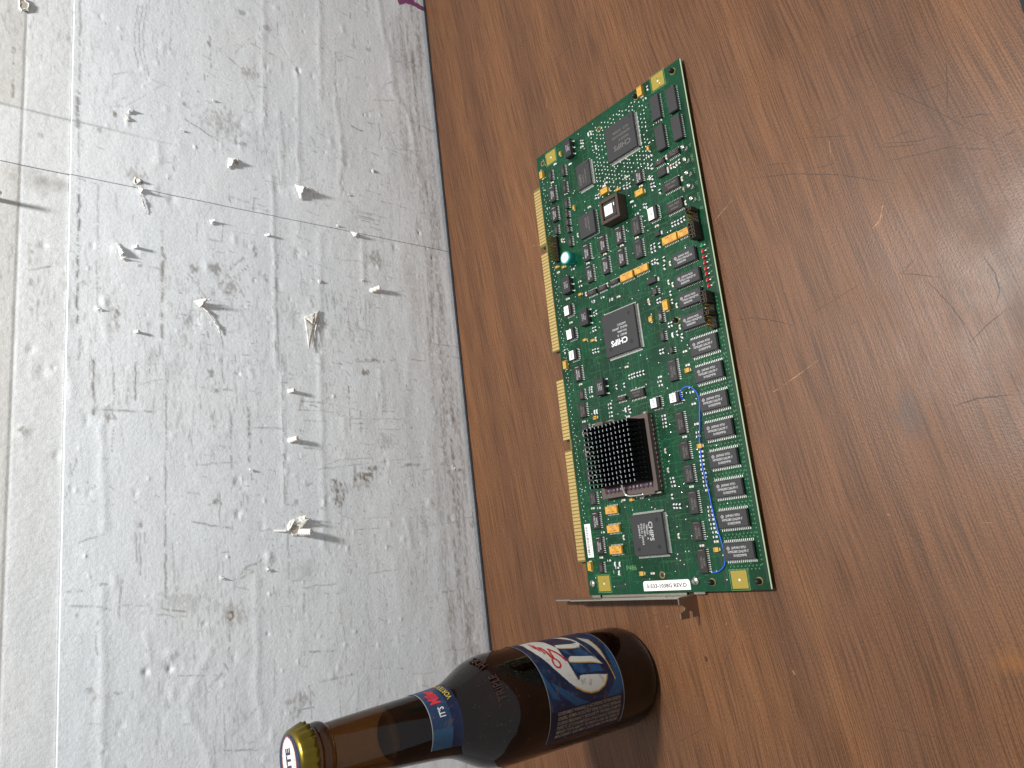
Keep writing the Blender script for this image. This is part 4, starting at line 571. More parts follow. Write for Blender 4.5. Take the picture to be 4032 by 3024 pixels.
vs, fs = text_geo('LITE', .03); mb.add([((p[0] * 6.6 * math.cos(.2) - p[1] * 7 * math.sin(.2)) * MM, (p[0] * 6.6 * math.sin(.2) + p[1] * 7 * math.cos(.2)) * MM, 230.6 * MM) for p in vs], fs); obj('cap_lettering', mb, mat('navy_ink', (.01, .015, .05), .4), cap)

# ------------------------------------------------------------------ circuit board
BL, BW, ZT, TH = 333.7, 142.5, 4.2, 1.6
board = empty('circuit_board', (-.0945, -.2697, 0), label='long green circuit board with black chips and a finned heat sink on the table', category='circuit board')
board.rotation_euler = (0, 0, -.0172)
def pcbm():
    m = mat('green_solder_mask', rough=.30, Specular_IOR_Level=.3); v = coords(m)
    # copper planes and routing seen faintly through the mask
    big = ramp(m, noise(m, v, 26, 2, .5), [(.44, (.0018, .034, .013)), (.5, (.0030, .051, .021))]).outputs[0]
    fine = ramp(m, noise(m, coords(m, (300, 1500, 1)), 1.0, 2), [(.4, (.78, .78, .78)), (.62, (1.15, 1.15, 1.15))]).outputs[0]
    LK(m, mixc(m, 1.0, big, fine, 'MULTIPLY'), bsdf(m).inputs['Base Color'])
    LK(m, bump(m, noise(m, v, 700, 2), .05, .0003), bsdf(m).inputs['Normal']); return m
M_PCB = pcbm(); M_PCBEDGE = mat('bare_fibreglass', (.36, .50, .26), .5); M_TONGUE = mat('tongue_fibreglass', (.16, .12, .025), .4)
M_TRACE_L = mat('raised_trace', (.018, .105, .038), .32); M_TRACE_D = mat('dark_trace', (.003, .030, .014), .32)
M_SILK = mat('pale_green_print', (.10, .26, .09), .5); M_GOLDC = mat('gold_plating', (.72, .52, .21), .34, .7); M_PAD = mat('copper_pad_under_mask', (.30, .225, .030), .45)
M_TIN = mat('tinned_lead', (.86, .86, .82), .25, .5); M_SOLDER = mat('solder', (.92, .92, .9), .2, .45)
def chipm(name, c):
    m = mat(name, c, .5, Specular_IOR_Level=.28); v = coords(m)
    LK(m, bump(m, noise(m, v, 2600, 2), .22, .0003), bsdf(m).inputs['Normal']); return m
M_CHIP = chipm('black_epoxy', (.031, .030, .031)); M_CHIPB = chipm('brown_black_epoxy', (.030, .026, .025)); M_CHIPG = chipm('grey_black_epoxy', (.038, .037, .039))
M_PRINT = mat('grey_chip_print', (.42, .42, .42), .6); M_PRINTDIM = mat('laser_mark', (.115, .105, .095), .6); M_PRINTW = mat('white_chip_print', (.75, .75, .75), .6)
M_YEL = mat('yellow_tantalum', (.54, .31, .045), .38); M_YEL2 = mat('orange_resistor_network', (.60, .31, .05), .40); M_YINK = mat('brown_ink', (.30, .10, .02), .5)
M_TAN = mat('tan_ceramic', (.36, .28, .19), .45); M_RES = mat('dark_resistor', (.03, .035, .045), .35); M_WHT = mat('white_component', (.62, .60, .62), .4); M_ORG = mat('red_brown_component', (.40, .12, .07), .45)
M_STICK = mat('white_paper_label', (.80, .80, .77), .6); M_INK = mat('black_ink', (.02, .02, .02), .5); M_INKG = mat('grey_ink', (.10, .10, .12), .5)
M_SOCK = chipm('brown_socket_plastic', (.065, .045, .034)); M_SOCK2 = chipm('grey_brown_socket', (.105, .080, .070))
M_BLK = mat('black_plastic', (.012, .012, .012), .35); M_ANOD = mat('black_anodised', (.0022, .0022, .0026), .42, .0, Specular_IOR_Level=.12); M_FINEDGE = mat('pale_fin_edge', (.62, .70, .74), .30, .3)
M_PURP = mat('purple_ceramic', (.085, .040, .055), .4); M_TEAL = mat('teal_sleeve', (.01, .26, .20), .3); M_ALU = mat('aluminium_top', (.72, .72, .74), .45, .6)
M_STEEL = mat('bright_steel', (.72, .70, .64), .22, 1.0); M_NICK = mat('dull_nickel', (.50, .46, .40), .33, .95); M_WIRE = mat('blue_insulation', (.012, .11, .62), .4); M_LEDR = mat('red_led', (.60, .015, .04), .3); M_LEDG = mat('green_led', (.03, .32, .12), .3)
u_ = lambda x: x * MM
# substrate with the contact tongues
TG = [(22.6, 102.2), (109.6, 154.6), (176.6, 255.6), (260.6, 309.6)]; TE = 150.2
out = [(0, 0), (BL, 0), (BL, BW)]
for a, b in reversed(TG): out += [(b, BW), (b, TE - .8), (b - .8, TE), (a + .8, TE), (a, TE - .8), (a, BW)]
out += [(0, BW)]
bm = bmesh.new(); vs = [bm.verts.new((u_(x), u_(y), u_(ZT))) for x, y in out]; fc = bm.faces.new(vs); ex = bmesh.ops.extrude_face_region(bm, geom=[fc])
for e in ex['geom']:
    if isinstance(e, bmesh.types.BMVert): e.co.z -= u_(TH)
bmesh.ops.recalc_face_normals(bm, faces=bm.faces); bmesh.ops.triangulate(bm, faces=[f for f in bm.faces if len(f.verts) > 4]); me = bpy.data.meshes.new('substrate'); bm.to_mesh(me); bm.free()
for m in (M_PCB, M_PCBEDGE): me.materials.append(m)
for p in me.polygons: p.material_index = 0 if abs(p.normal.z) > .5 else 1
obj('substrate', me, None, board)
mb = MB()
for a, b in TG: mb.box(u_(a + .15), u_(BW - .2), u_(ZT), u_(b - .15), u_(TE - .1), u_(ZT + .03))
obj('tongue_plating', mb, M_TONGUE, board)
for x0, x1 in ((102.2, 109.6), (255.6, 260.6)): mb = MB(); mb.box(u_(x0), u_(BW - .6), u_(ZT - TH), u_(x1), u_(BW + 1.1), u_(ZT + .03)); obj('tongue_bridge', mb, M_TONGUE, board)
cm = MB(); cm.box(u_(-.89), 0, 0, u_(.89), u_(7.2), u_(.06)); cme = cm.mesh('edge_contact'); cme.materials.append(M_GOLDC)
for (a, b), n in zip(TG, (31, 18, 31, 18)):
    s0 = (a + b) / 2 - (n - 1) * 2.5 / 2
    for k in range(n): obj('edge_contact', cme, None, board, (u_(s0 + k * 2.5), u_(BW + .3), u_(ZT + .035)))

mb = MB(); mb.add([(u_(x), u_(y), u_(z)) for x in (.4, BL - .4) for y, z in ((.05, ZT + .02), (-.45, ZT - .35), (-.45, ZT - .7), (.0, ZT - .7))], [(0, 1, 5, 4), (1, 2, 6, 5), (2, 3, 7, 6), (0, 3, 2, 1), (4, 5, 6, 7)]); obj('bevelled_edge', mb, mat('pale_edge', (.42, .55, .34), .45), board)
# traces, vias, silk print: far too many and too small to pick apart
keep = []     # chip footprints, used to keep vias from hiding under bodies
for c in LST:
    if c[0] in ('pad', 'stick', 'bar'): keep.append((c[1], c[2], c[3], c[4]))
tl, td = MB(), MB()
def trace(mbx, u, v, d, segs, w, z):
    P = [(u, v)]; D = [(1, 0), (.7, .7), (0, 1), (-.7, .7), (-1, 0), (-.7, -.7), (0, -1), (.7, -.7)]
    for k in range(segs):
        l = rnd.choice((2, 4, 7, 12, 20)) if d % 2 == 0 else rnd.choice((1, 2, 3)); u2, v2 = u + D[d][0] * l, v + D[d][1] * l
        if not (2 < u2 < BL - 2 and 2.5 < v2 < BW - 2): break
        u, v = u2, v2; P.append((u, v)); d = (d + rnd.choice((-1, 1))) % 8
    if len(P) > 1: mbx.strip([(u_(a), u_(b)) for a, b in P], u_(w), u_(z))
for k in range(2200):
    d = rnd.choice((0, 0, 4, 2, 6)); u, v = rnd.uniform(4, BL - 4), rnd.uniform(10, BW - 3)
    trace(tl if k % 2 else td, u, v, d, rnd.randint(1, 5), .22 if k % 2 else .30, ZT + (.012 if k % 2 else .008) + (k % 7) * .0006)
for k in range(60):      # bundles of parallel routes
    u, v, n = rnd.uniform(15, BL - 60), rnd.uniform(30, BW - 12), rnd.randint(3, 8); l = rnd.uniform(15, 60)
    for i in range(n): td.strip([(u_(u), u_(v + i * .75)), (u_(u + l), u_(v + i * .75)), (u_(u + l + 3), u_(v + i * .75 + 3))], u_(.26), u_(ZT + .014 + i * .0005))
td.strip([(u_(4), u_(1.3)), (u_(BL - 3), u_(1.3))], u_(1.6), u_(ZT + .004)); 
obj('raised_traces', tl, M_TRACE_L, board, kind='stuff'); obj('dark_traces', td, M_TRACE_D, board, kind='stuff')
bodies = [(c[1] - 1, c[2] - 1, c[3] + 1, c[4] + 1) for c in LST if c[0] not in ('pad',)]
def free(u, v): return all(not (a < u < c_ and b < v < d) for a, b, c_, d in bodies)
vi, vd, dm = MB(), MB(), MB()
def via(u, v, r=.42, bright=True):
    if not free(u, v) or not (2 < u < BL - 2 and 2 < v < BW - 1): return
    if bright: vi.lathe([(u_(r), 0), (u_(r * .8), u_(.07)), (u_(r * .35), u_(.12))], 7, (u_(u), u_(v), u_(ZT + .02)), cap0=False)
    else: vd.lathe([(u_(.5), 0), (u_(.5), u_(.03)), (u_(.27), u_(.035)), (u_(.22), u_(.0))], 8, (u_(u), u_(v), u_(ZT + .018)), cap0=False, cap1=False); vd.disc(u_(u), u_(v), u_(ZT + .03), u_(.24), 7, 1)
for k in range(330):
    u, v = rnd.uniform(3, BL - 3), rnd.uniform(12, BW - 4)
    via(round(u / 1.27) * 1.27, round(v / 1.27) * 1.27, rnd.uniform(.30, .46))
for k in range(900): via(round(rnd.uniform(3, BL - 3) / 1.27) * 1.27 + .5, round(rnd.uniform(8, BW - 3) / 1.27) * 1.27 + .4, bright=False)
for k in range(324):      # dense field of vias round the far large chip and the small one
    gu, gv = k % 18, k // 18; u, v = 272 + gu * 3.1 + (gv % 2) * 1.5, 34 + gv * 2.9
    if rnd.random() < .86: via(u + rnd.choice((0, 0, .6)), v + rnd.choice((0, 0, .5)), .5)
for k in range(40): via(144 + k * 5.0 - 120 * (k > 18) * 0, 133.5 + (k % 3) * 1.6, .34)
for k in range(120): via(20 + k * 2.54, 137.5 + (k % 2) * 1.5, .36)
def diamond(u, v, s=.55):
    if free(u, v): dm.disc(u_(u), u_(v), u_(ZT + .016), u_(s), 4)
for k in range(64):
    diamond(14 + k * 2.5, 2.9); 
    if k % 2: diamond(14 + k * 2.5, 4.4)
for r in range(8):
    base = [17.1, 35.2, 52.9, 70.4, 87.6, 104.6, 122.5, 139.3][r]
    for k in range(9): diamond(base - 3.6, 4 + k * 2.5); diamond(base - 5.4, 5.2 + k * 2.5)
for k in range(260): diamond(rnd.uniform(4, BL - 4), rnd.uniform(4, BW - 8), .42)
obj('bright_vias', vi, M_SOLDER, board, kind='stuff'); obj('dark_vias', vd, [M_TRACE_L, M_INK], board, kind='stuff'); obj('diamond_pads', dm, mat('pale_mask_diamond', (.05, .19, .075), .35), board, kind='stuff')

def lead(mbx, x, y, dx, dy, w, z0, reach, foot):   # gull-wing: shoulder, drop, foot
    px, py = -dy, dx; t = .14
    prof = [(0, z0), (reach * .35, z0), (reach * .62, .10), (reach + foot, .10)]
    o = []
    for r, z in prof:
        for sgn in (-1, 1):
            for dz in (0, t): o.append((u_(x + dx * r + px * sgn * w / 2), u_(y + dy * r + py * sgn * w / 2), u_(z + dz)))
    fs = []
    for k in range(3):
        a = 4 * k; fs += [(a + 1, a + 3, a + 7, a + 5), (a, a + 4, a + 6, a + 2), (a, a + 1, a + 5, a + 4), (a + 2, a + 6, a + 7, a + 3)]
    fs.append((12, 13, 15, 14)); mbx.add(o, fs)
def leads_on(mbx, a, b, c, d, sides, pitch, w, z0, reach=.55, foot=.75, margin=.6):
    for sd in sides:
        L_ = (c - a) if sd in ('v0', 'v1') else (d - b); n = max(2, int((L_ - 2 * margin) / pitch + .5) + 1); s = -(n - 1) * pitch / 2
        for k in range(n):
            t = s + k * pitch
            if sd == 'v0': lead(mbx, (a + c) / 2 + t, b, 0, -1, w, z0, reach, foot)
            if sd == 'v1': lead(mbx, (a + c) / 2 + t, d, 0, 1, w, z0, reach, foot)
            if sd == 'u0': lead(mbx, a, (b + d) / 2 + t, -1, 0, w, z0, reach, foot)
            if sd == 'u1': lead(mbx, c, (b + d) / 2 + t, 1, 0, w, z0, reach, foot)
def chip(name, c, mtl, sides, pitch, w, reach=.55, foot=.75, dd=.35, gap=.18, label=None):
    a, b, c2, d, h = c[1:6]; cu, cv = (a + c2) / 2, (b + d) / 2; hu, hv = (c2 - a) / 2, (d - b) / 2
    mb = MB(); mb.body(u_(-hu), u_(-hv), u_(gap), u_(hu), u_(hv), u_(h), u_(dd)); o = obj(name, mb, mtl, board, (u_(cu), u_(cv), u_(ZT)), label=label)
    if sides:
        lb = MB(); leads_on(lb, -hu + .12, -hv + .12, hu - .12, hv - .12, sides, pitch, w, h * .5, reach, foot); obj('leads', lb, M_TIN, o, kind='stuff')
    return o, hu, hv, h
def marks(o, lines, mtl, name='marking'):
    mb = MB()
    for s, x, y, size, d, wd, bold, z in lines: put_text(mb, s, u_(x), u_(y), u_(z), u_(size), d, wd, max(bold, .018))
    obj(name, mb, mtl, o)
nm = 0
for c in LST:
    k = c[0]
    if k == 'qfp':
        t = c[6]; p = .5 if t != 'C2' else .5
        o, hu, hv, h = chip('quad_flat_chip', c, M_CHIPG, ('u0', 'u1', 'v0', 'v1'), p if t != 'C4' else .65, .24, .7, .8, .5, .3)
        z = h + .02
        if t == 'C1': marks(o, [('CHIPS', -5.5, -1, 5.2, '+v', 1.15, .02, z)], M_PRINTDIM); marks(o, [('F65530 A', -1.2, -3, 2.4, '+v', 1, 0, z), ('BO9023X-01XX', 2.2, -1, 2.4, '+v', 1, 0, z), ('0513   KOREA', 5.6, -1, 2.4, '+v', 1, 0, z)], M_PRINTDIM)
        if t == 'C2': marks(o, [('CHIPS', -2.5, 3.2, 3.4, '+u', 1, .02, z), ('F82C721', -2.5, .2, 1.8, '+u', 1, 0, z), ('TM1044 KOREA', -1.5, -2.2, 1.6, '+u', 1, 0, z)], M_PRINTDIM)
        if t == 'C3':
            marks(o, [('CHIPS', -6.5, 1.5, 5.4, '+v', 1.05, .03, z)], M_PRINTW); marks(o, [('F84021  B', -2.6, -1.8, 2.1, '+v', 1, 0, z), ('TM1499A', 0.0, -2.2, 2.1, '+v', 1, 0, z), ('9529-D  JAPAN', 2.4, -.4, 2.1, '+v', 1, 0, z), ('A42923.1', 4.8, -2.2, 2.1, '+v', 1, 0, z)], M_PRINT)
        if t == 'C4': marks(o, [('CHIPS', 2.0, -3.0, 4.6, '-u', 1.0, .02, z)], M_PRINT); marks(o, [('F84025   A', 1.6, .1, 2.1, '-u', 1, 0, z), ('TM1187A', 3.2, 2.4, 2.1, '-u', 1, 0, z), ('9725-D  JAPAN', .6, 4.6, 2.1, '-u', 1, 0, z), ('AH9418.1', 2.4, 6.8, 2.1, '-u', 1, 0, z)], M_PRINT)
        mb = MB()
        for (x, y, r) in ((-.66, .66, 1.35), (.66, -.66, 1.35), (-.62, -.6, 1.35)) if t in ('C3', 'C4') else ((.8, -.78, .8),): mb.disc(u_(x * hu), u_(y * hv), u_(h + .012), u_(r), 20)
        obj('ejector_mark', mb, M_BLK, o)
    elif k == 'soj': o, hu, hv, h = chip('memory_chip', c, M_CHIPG, ('v0', 'v1'), 1.27, .55, .12, .35, .35, .5)
    elif k == 'osc':
        o, hu, hv, h = chip('crystal_oscillator', c, M_CHIP, ('v0', 'v1'), 5.08, .9, .3, .8, .25, .3); nm += 1
        marks(o, [('SG-615P C', .0, 1.0, 1.2, '-u', 1, 0, h + .02), (('8.0000M', '14.3181M', '8.0000M', '40.0000M')[(nm - 1) % 4], 0, -.4, 1.2, '-u', 1, 0, h + .02), ('E    7422A', 0, -1.8, 1.2, '-u', 1, 0, h + .02)], M_PRINT)
    elif k == 'sov': 
        o, hu, hv, h = chip('logic_chip', c, M_CHIPB, ('u0', 'u1'), 1.27, .45, .5, .7)
        marks(o, [('F244 7407', hu * .25, 0, hu * .62, '-v', .9, 0, h + .02), ('9744AA', -hu * .45, 0, hu * .55, '-v', .9, 0, h + .02)], M_PRINT if hv > 5.5 and hu < 2.3 else M_PRINTDIM)
    elif k == 'sou':
        o, hu, hv, h = chip('logic_chip', c, M_CHIPB if rnd.random() < .6 else M_CHIP, ('v0', 'v1'), 1.27, .45, .5, .7)
        w_ = .55 if hu < 4 else .6; bright = hu > 5.5 and c[2] > 66 or 40 < c[2] < 44
        marks(o, [('74FCT245', -hu * .12, hv * .18, hv * .62, '-u', .8, 0, h + .02), ('9635AB', -hu * .1, -hv * .42, hv * .55, '-u', .8, 0, h + .02)], M_PRINT if bright else M_PRINTDIM)
        if hu > 5.5:
            mb = MB(); mb.box(u_(hu * .80), u_(-hv * .45), u_(h + .005), u_(hu * .86), u_(hv * .5), u_(h + .03)); obj('pin_one_bar', mb, M_PRINT if bright else M_PRINTDIM, o)
    elif k == 'plcc': o, hu, hv, h = chip('square_chip', c, M_CHIPG, ('u0', 'u1', 'v0', 'v1'), 1.27, .6, .15, .3, .4, .6); marks(o, [('82C206', 1.5, .5, 2.4, '-u', 1, 0, h + .02), ('KOREA 9641', -.2, -2, 2.0, '-u', 1, 0, h + .02)], M_PRINTDIM)
    elif k == 'plcl':
        o, hu, hv, h = chip('labelled_chip', c, M_CHIP, ('u0', 'u1', 'v0', 'v1'), 1.27, .55, .2, .75, .3, .5)
        mb = MB(); mb.box(u_(-hu + .5), u_(-hv * .35), u_(h + .004), u_(hu - .5), u_(hv - .35), u_(h + .07)); lb = obj('paper_label', mb, M_STICK, o, label='white sticker numbered ' + c[6])
        mb = MB(); put_text(mb, c[6], 0, u_(hv * .25), u_(h + .085), u_(2.3), '-u', .95, .02); obj('marking', mb, M_INKG, o)
    elif k == 'mem':
        A = c[6] == 'A'; o, hu, hv, h = chip('memory_chip', c, M_CHIPG, ('u0', 'u1'), 1.27, .48, .22 if A else .75, .35 if A else .95, .45, .4)
        z = h + .02
        if A: L3 = [('JAPAN 9632', 1.6, -.5, 1.75, '-v', .95, 0, z), ('HM621100ALJP-25', -.3, -.6, 1.75, '-v', .9, 0, z), ('00002990', -2.2, 1.6, 1.75, '-v', .95, 0, z)]
        else: L3 = [('JAPAN 9751', 1.9, -.9, 1.95, '-v', .98, 0, z), ('HM628512ALFP-7', -.3, 0, 1.95, '-v', .95, 0, z), ('01002MM0', -2.5, -.9, 1.95, '-v', .98, 0, z)]
        marks(o, L3, M_PRINT)
        mb = MB(); lu, lv = (1.3, 6.0) if A else (1.8, 6.4)
        for i in range(12): a = i * math.pi / 6; a2 = a + math.pi / 6; mb.add([(u_(lu + r * math.cos(q)), u_(lv + r * math.sin(q)), u_(z)) for r, q in ((.62, a), (.95, a), (.95, a2), (.62, a2))], [(0, 1, 2, 3)])
        mb.disc(u_(lu), u_(lv), u_(z), u_(.42), 4)
        for a in range(4): q = a * math.pi / 2; mb.disc(u_(lu + .95 * math.cos(q)), u_(lv + .95 * math.sin(q)), u_(z), u_(.3), 4)
        obj('maker_emblem', mb, M_PRINT, o)
        mb = MB(); mb.disc(u_(hu * .72), u_(-hv * .86), u_(h + .012), u_(.55), 14); mb.disc(u_(-hu * .72), u_(hv * .86), u_(h + .012), u_(.55), 14)
        if A: obj('ejector_mark', mb, M_BLK, o)
    elif k == 'gold':
        o, hu, hv, h = chip('resistor_network', c, M_YEL2, ('u0', 'u1'), 1.27, .45, .4, .7, .22, .3)
        fl_ = '-v' if c[1] > 60 else '+v'; s_ = 1 if c[1] > 60 else -1
        marks(o, [('SBMC1601', 1.2 * s_, 0, 1.5, fl_, 1, 0, h + .02), ('103G', -.2 * s_, -.5, 1.4, fl_, 1, 0, h + .02), ('F9736', -1.6 * s_, -1 * s_, 1.4, fl_, 1, 0, h + .02)], M_YINK)
        mb = MB(); mb.box(u_(-2.1 if s_ > 0 else 1.0), u_((hv - 1.3) * s_ - .45), u_(h + .004), u_(-1.0 if s_ > 0 else 2.1), u_((hv - 1.3) * s_ + .45), u_(h + .02)); obj('pin_one_mark', mb, M_YINK, o)
    elif k == 'blk':
        o, hu, hv, h = chip('power_diode', c, M_CHIP, (), 1, 1, dd=.2, gap=.1)
        mb = MB(); mb.box(u_(-hu * .75), u_(-hv - 1.2), u_(.06), u_(hu * .75), u_(-hv + .3), u_(.5)); mb.box(u_(-hu * .6), u_(hv - .3), u_(.06), u_(hu * .6), u_(hv + .7), u_(.4)); obj('terminals', mb, M_TIN, o)
    elif k == 'pad':
        a, b, c2, d = c[1:5]; mb = MB(); mb.box(u_(a + 1), u_(b + .8), u_(ZT + .004), u_(c2 - .6), u_(d - .8), u_(ZT + .04)); o = obj('gold_pad', mb, M_PAD, board)
        mb = MB(); mb.disc(u_((a + c2) / 2), u_((b + d) / 2), u_(ZT + .06), u_(.85), 4, rot=0); obj('fiducial_mark', mb, M_SOLDER, o)
        mb = MB(); mb.strip([(u_(x), u_(y)) for x, y in ((a + .2, b), (c2, b), (c2, d), (a + .2, d), (a + .2, b))], u_(.35), u_(ZT + .03)); obj('pad_outline', mb, M_SILK, o)
    elif k == 'stick':
        a, b, c2, d = 1.5, 54.7, 7.7, 92.2; bm = MB(); pts = [(a, b), (a, d)] + [(c2 - 1.6 + 1.6 * math.sin(q), d - 1.6 + 1.6 * math.cos(q)) for q in np.linspace(0, math.pi / 2, 5)] + [(c2 - 1.6 + 1.6 * math.cos(q), b + 1.6 - 1.6 * math.sin(q)) for q in np.linspace(0, math.pi / 2, 5)]
        n = len(pts); bm.add([(u_(x), u_(y), u_(ZT + z)) for z in (.02, .12) for x, y in pts], [tuple(range(n, 2 * n))[::-1]] + [(i, (i + 1) % n, n + (i + 1) % n, n + i) for i in range(n)]); o = obj('part_number_label', bm, M_STICK, board, label='white sticker printed 3-533-1038G REV.D')
        mb = MB(); put_text(mb, '3-533-1038G REV.D', u_((a + c2) / 2 - .3), u_((b + d) / 2), u_(ZT + .14), u_(3.3), '-v', fit=u_(32), bold=.022); obj('lettering', mb, M_INK, o)
    elif k == 'bar':
        a, b, c2, d = c[1:5]; b += .8; d -= .4; mb = MB(); mb.box(u_(a), u_(b), u_(ZT + .02), u_(c2), u_(d), u_(ZT + .12)); o = obj('barcode_label', mb, M_STICK, board)
        mb = MB(); x = a + 2
        while x < c2 - 2: w = rnd.choice((.2, .35, .55)); mb.box(u_(x), u_(d - 2.9), u_(ZT + .125), u_(x + w), u_(d - .7), u_(ZT + .135)); x += w + rnd.choice((.25, .4, .6))
        obj('barcode', mb, M_INK, o)
        mb = MB(); put_text(mb, '26754126', u_((a + c2) / 2), u_(b + 1.4), u_(ZT + .14), u_(2.0), '-u'); obj('lettering', mb, M_INKG, o)

# yellow tantalum capacitors
TS_ = {'A': (3.2, 1.9, 1.7), 'B': (3.6, 2.8, 1.9), 'C': (6.2, 3.4, 2.6), 'D': (7.0, 4.2, 2.9)}
tme = {}
for k, (l, w, h) in TS_.items():
    for o_ in 'uv':
        hl, hw = l / 2, w / 2
        b1, b2 = MB(), MB()
        if o_ == 'u': b1.box(u_(-hl), u_(-hw), u_(.15), u_(hl), u_(hw), u_(h), inset=u_(.12)); [b2.box(u_(s * (hl + .1) - u_(0) * 0 - .45), u_(-hw * .6), u_(.05), u_(s * (hl + .1) + .45), u_(hw * .6), u_(.6)) if False else b2.box(u_(s * hl - .5), u_(-hw * .6), u_(.05), u_(s * hl + .5), u_(hw * .6), u_(.7)) for s in (-1, 1)]
        else: b1.box(u_(-hw), u_(-hl), u_(.15), u_(hw), u_(hl), u_(h), inset=u_(.12)); [b2.box(u_(-hw * .6), u_(s * hl - .5), u_(.05), u_(hw * .6), u_(s * hl + .5), u_(.7)) for s in (-1, 1)]
        bar = MB(); (bar.box(u_(hl - .95), u_(-hw * .8), u_(h + .004), u_(hl - .45), u_(hw * .8), u_(h + .02)) if o_ == 'u' else bar.box(u_(-hw * .8), u_(hl - .95), u_(h + .004), u_(hw * .8), u_(hl - .45), u_(h + .02)))
        if k in 'CD': put_text(bar, '106', u_(-.5 if o_ == 'u' else .5), u_(0 if o_ == 'u' else -.4), u_(h + .02), u_(1.5), '-u' if o_ == 'u' else '-v')
        a1, a2, a3 = b1.mesh('tantalum_capacitor'), b2.mesh('terminals'), bar.mesh('polarity_mark'); a1.materials.append(M_YEL); a2.materials.append(M_TIN); a3.materials.append(M_YINK); tme[k + o_] = (a1, a2, a3)
for k, u, v, o_ in TAN:
    a1, a2, a3 = tme[k + o_]; o = obj('tantalum_capacitor', a1, None, board, (u_(u), u_(v), u_(ZT))); obj('terminals', a2, None, o); obj('polarity_mark', a3, None, o)
# ceramic capacitors and chip resistors
sme = {}
for ch, m in (('c', M_TAN), ('r', M_RES), ('w', M_WHT), ('o', M_ORG), ('b', M_BLK)):
    for o_ in 'uv':
        mb = MB(); l, w, h = (1.05, .62, .75) if ch != 'b' else (1.2, .7, 1.0)
        X_ = lambda x0, y0, z0, x1, y1, z1, mi: mb.box(*( (u_(x0), u_(y0), u_(z0), u_(x1), u_(y1), u_(z1)) if o_ == 'u' else (u_(y0), u_(x0), u_(z0), u_(y1), u_(x1), u_(z1))), mi)
        X_(-l * .62, -w, .05, l * .62, w, h, 0); X_(-l, -w * 1.03, .05, -l * .62, w * 1.03, h * .97, 1); X_(l * .62, -w * 1.03, .05, l, w * 1.03, h * .97, 1); X_(-l - .55, -w * .95, .01, -l, w * .95, .28, 1); X_(l, -w * .95, .01, l + .55, w * .95, .28, 1)
        me = mb.mesh('part'); me.materials.append(m); me.materials.append(M_SOLDER); sme[ch + o_] = me
for u, v, t in SML: obj({'c': 'ceramic_capacitor', 'r': 'chip_resistor', 'w': 'ceramic_capacitor', 'o': 'ceramic_capacitor', 'b': 'transistor'}[t[0]], sme[t], None, board, (u_(u), u_(v), u_(ZT)))

# processor socket, processor, heat sink and spring clip
mb = MB(); a, b, c2, d = 62.9, 64.2, 112.6, 112.8; t, h = 3.2, 5.6
for x0, y0, x1, y1 in ((a, b, c2, b + t), (a, d - t, c2, d), (a, b + t, a + t, d - t), (c2 - t, b + t, c2, d - t)): mb.box(u_(x0), u_(y0), u_(.1), u_(x1), u_(y1), u_(h))
mb.box(u_(a + t), u_(b + t), u_(.1), u_(c2 - t), u_(d - t), u_(1.6)); mb.box(u_(a - 1.8), u_(66.6), u_(.1), u_(a), u_(75.6), u_(6.6)); mb.box(u_(c2), u_(103), u_(.1), u_(c2 + 2.2), u_(110.6), u_(6.5))
for k in range(16): mb.box(u_(a + 2 + k * 3), u_(b - .7), u_(.1), u_(a + 3.6 + k * 3), u_(b), u_(2.2 + (k % 3) * .3))
sk = obj('processor_socket', mb, M_SOCK2, board, (0, 0, u_(ZT)), label='grey-brown plastic frame of the processor socket')
vm = MB()
for k in range(19): vm.lathe([(u_(.62), 0), (u_(.55), u_(.1)), (u_(.3), u_(.15))], 8, (u_(64.5 + 2.54 * k), u_(62.2), u_(.02)), cap0=False)
obj('socket_pins', vm, mat('dull_solder', (.12, .12, .11), .4, .5), sk, kind='stuff')
mb = MB(); mb.box(u_(66.3), u_(67.6), u_(1.7), u_(109.2), u_(109.4), u_(5.4)); o = obj('processor', mb, M_PURP, board, (0, 0, u_(ZT)), label='purple ceramic processor under the heat sink')
mb = MB()
for k in range(14): mb.lathe([(u_(.75), 0), (u_(.6), u_(.15))], 10, (u_(67.8), u_(69.5 + k * 2.9), u_(5.4)), cap0=False)
obj('pin_seals', mb, mat('lilac_glass', (.28, .24, .33), .3), o)
ha, hb, hc, hd = 69.4, 66.9, 109.6, 107.9
mb = MB(); mb.box(u_(ha), u_(hb), u_(5.6), u_(hc), u_(hd), u_(8.2)); hs = obj('heat_sink', mb, M_ANOD, board, (0, 0, u_(ZT)), label='black anodised heat sink with rows of thin upright fins')
fm = MB(); fm.box(u_(-.85), u_(-.55), 0, u_(.85), u_(.55), u_(13.4), 0); fm.box(u_(-.72), u_(.26), u_(13.4), u_(.72), u_(.52), u_(13.55), 1); fme = fm.mesh('fin'); fme.materials.append(M_ANOD); fme.materials.append(M_FINEDGE)  # pale bluish sliver along one top edge of each fin
NR, NC = 13, 12
for i in range(NR):
    for j in range(NC):
        if j == 3 and 0: continue
        obj('fin', fme, None, hs, (u_(ha + 1.1 + i * (hc - ha - 2.2) / (NR - 1)), u_(hb + .9 + j * (hd - hb - 1.8) / (NC - 1)), u_(8.2)))
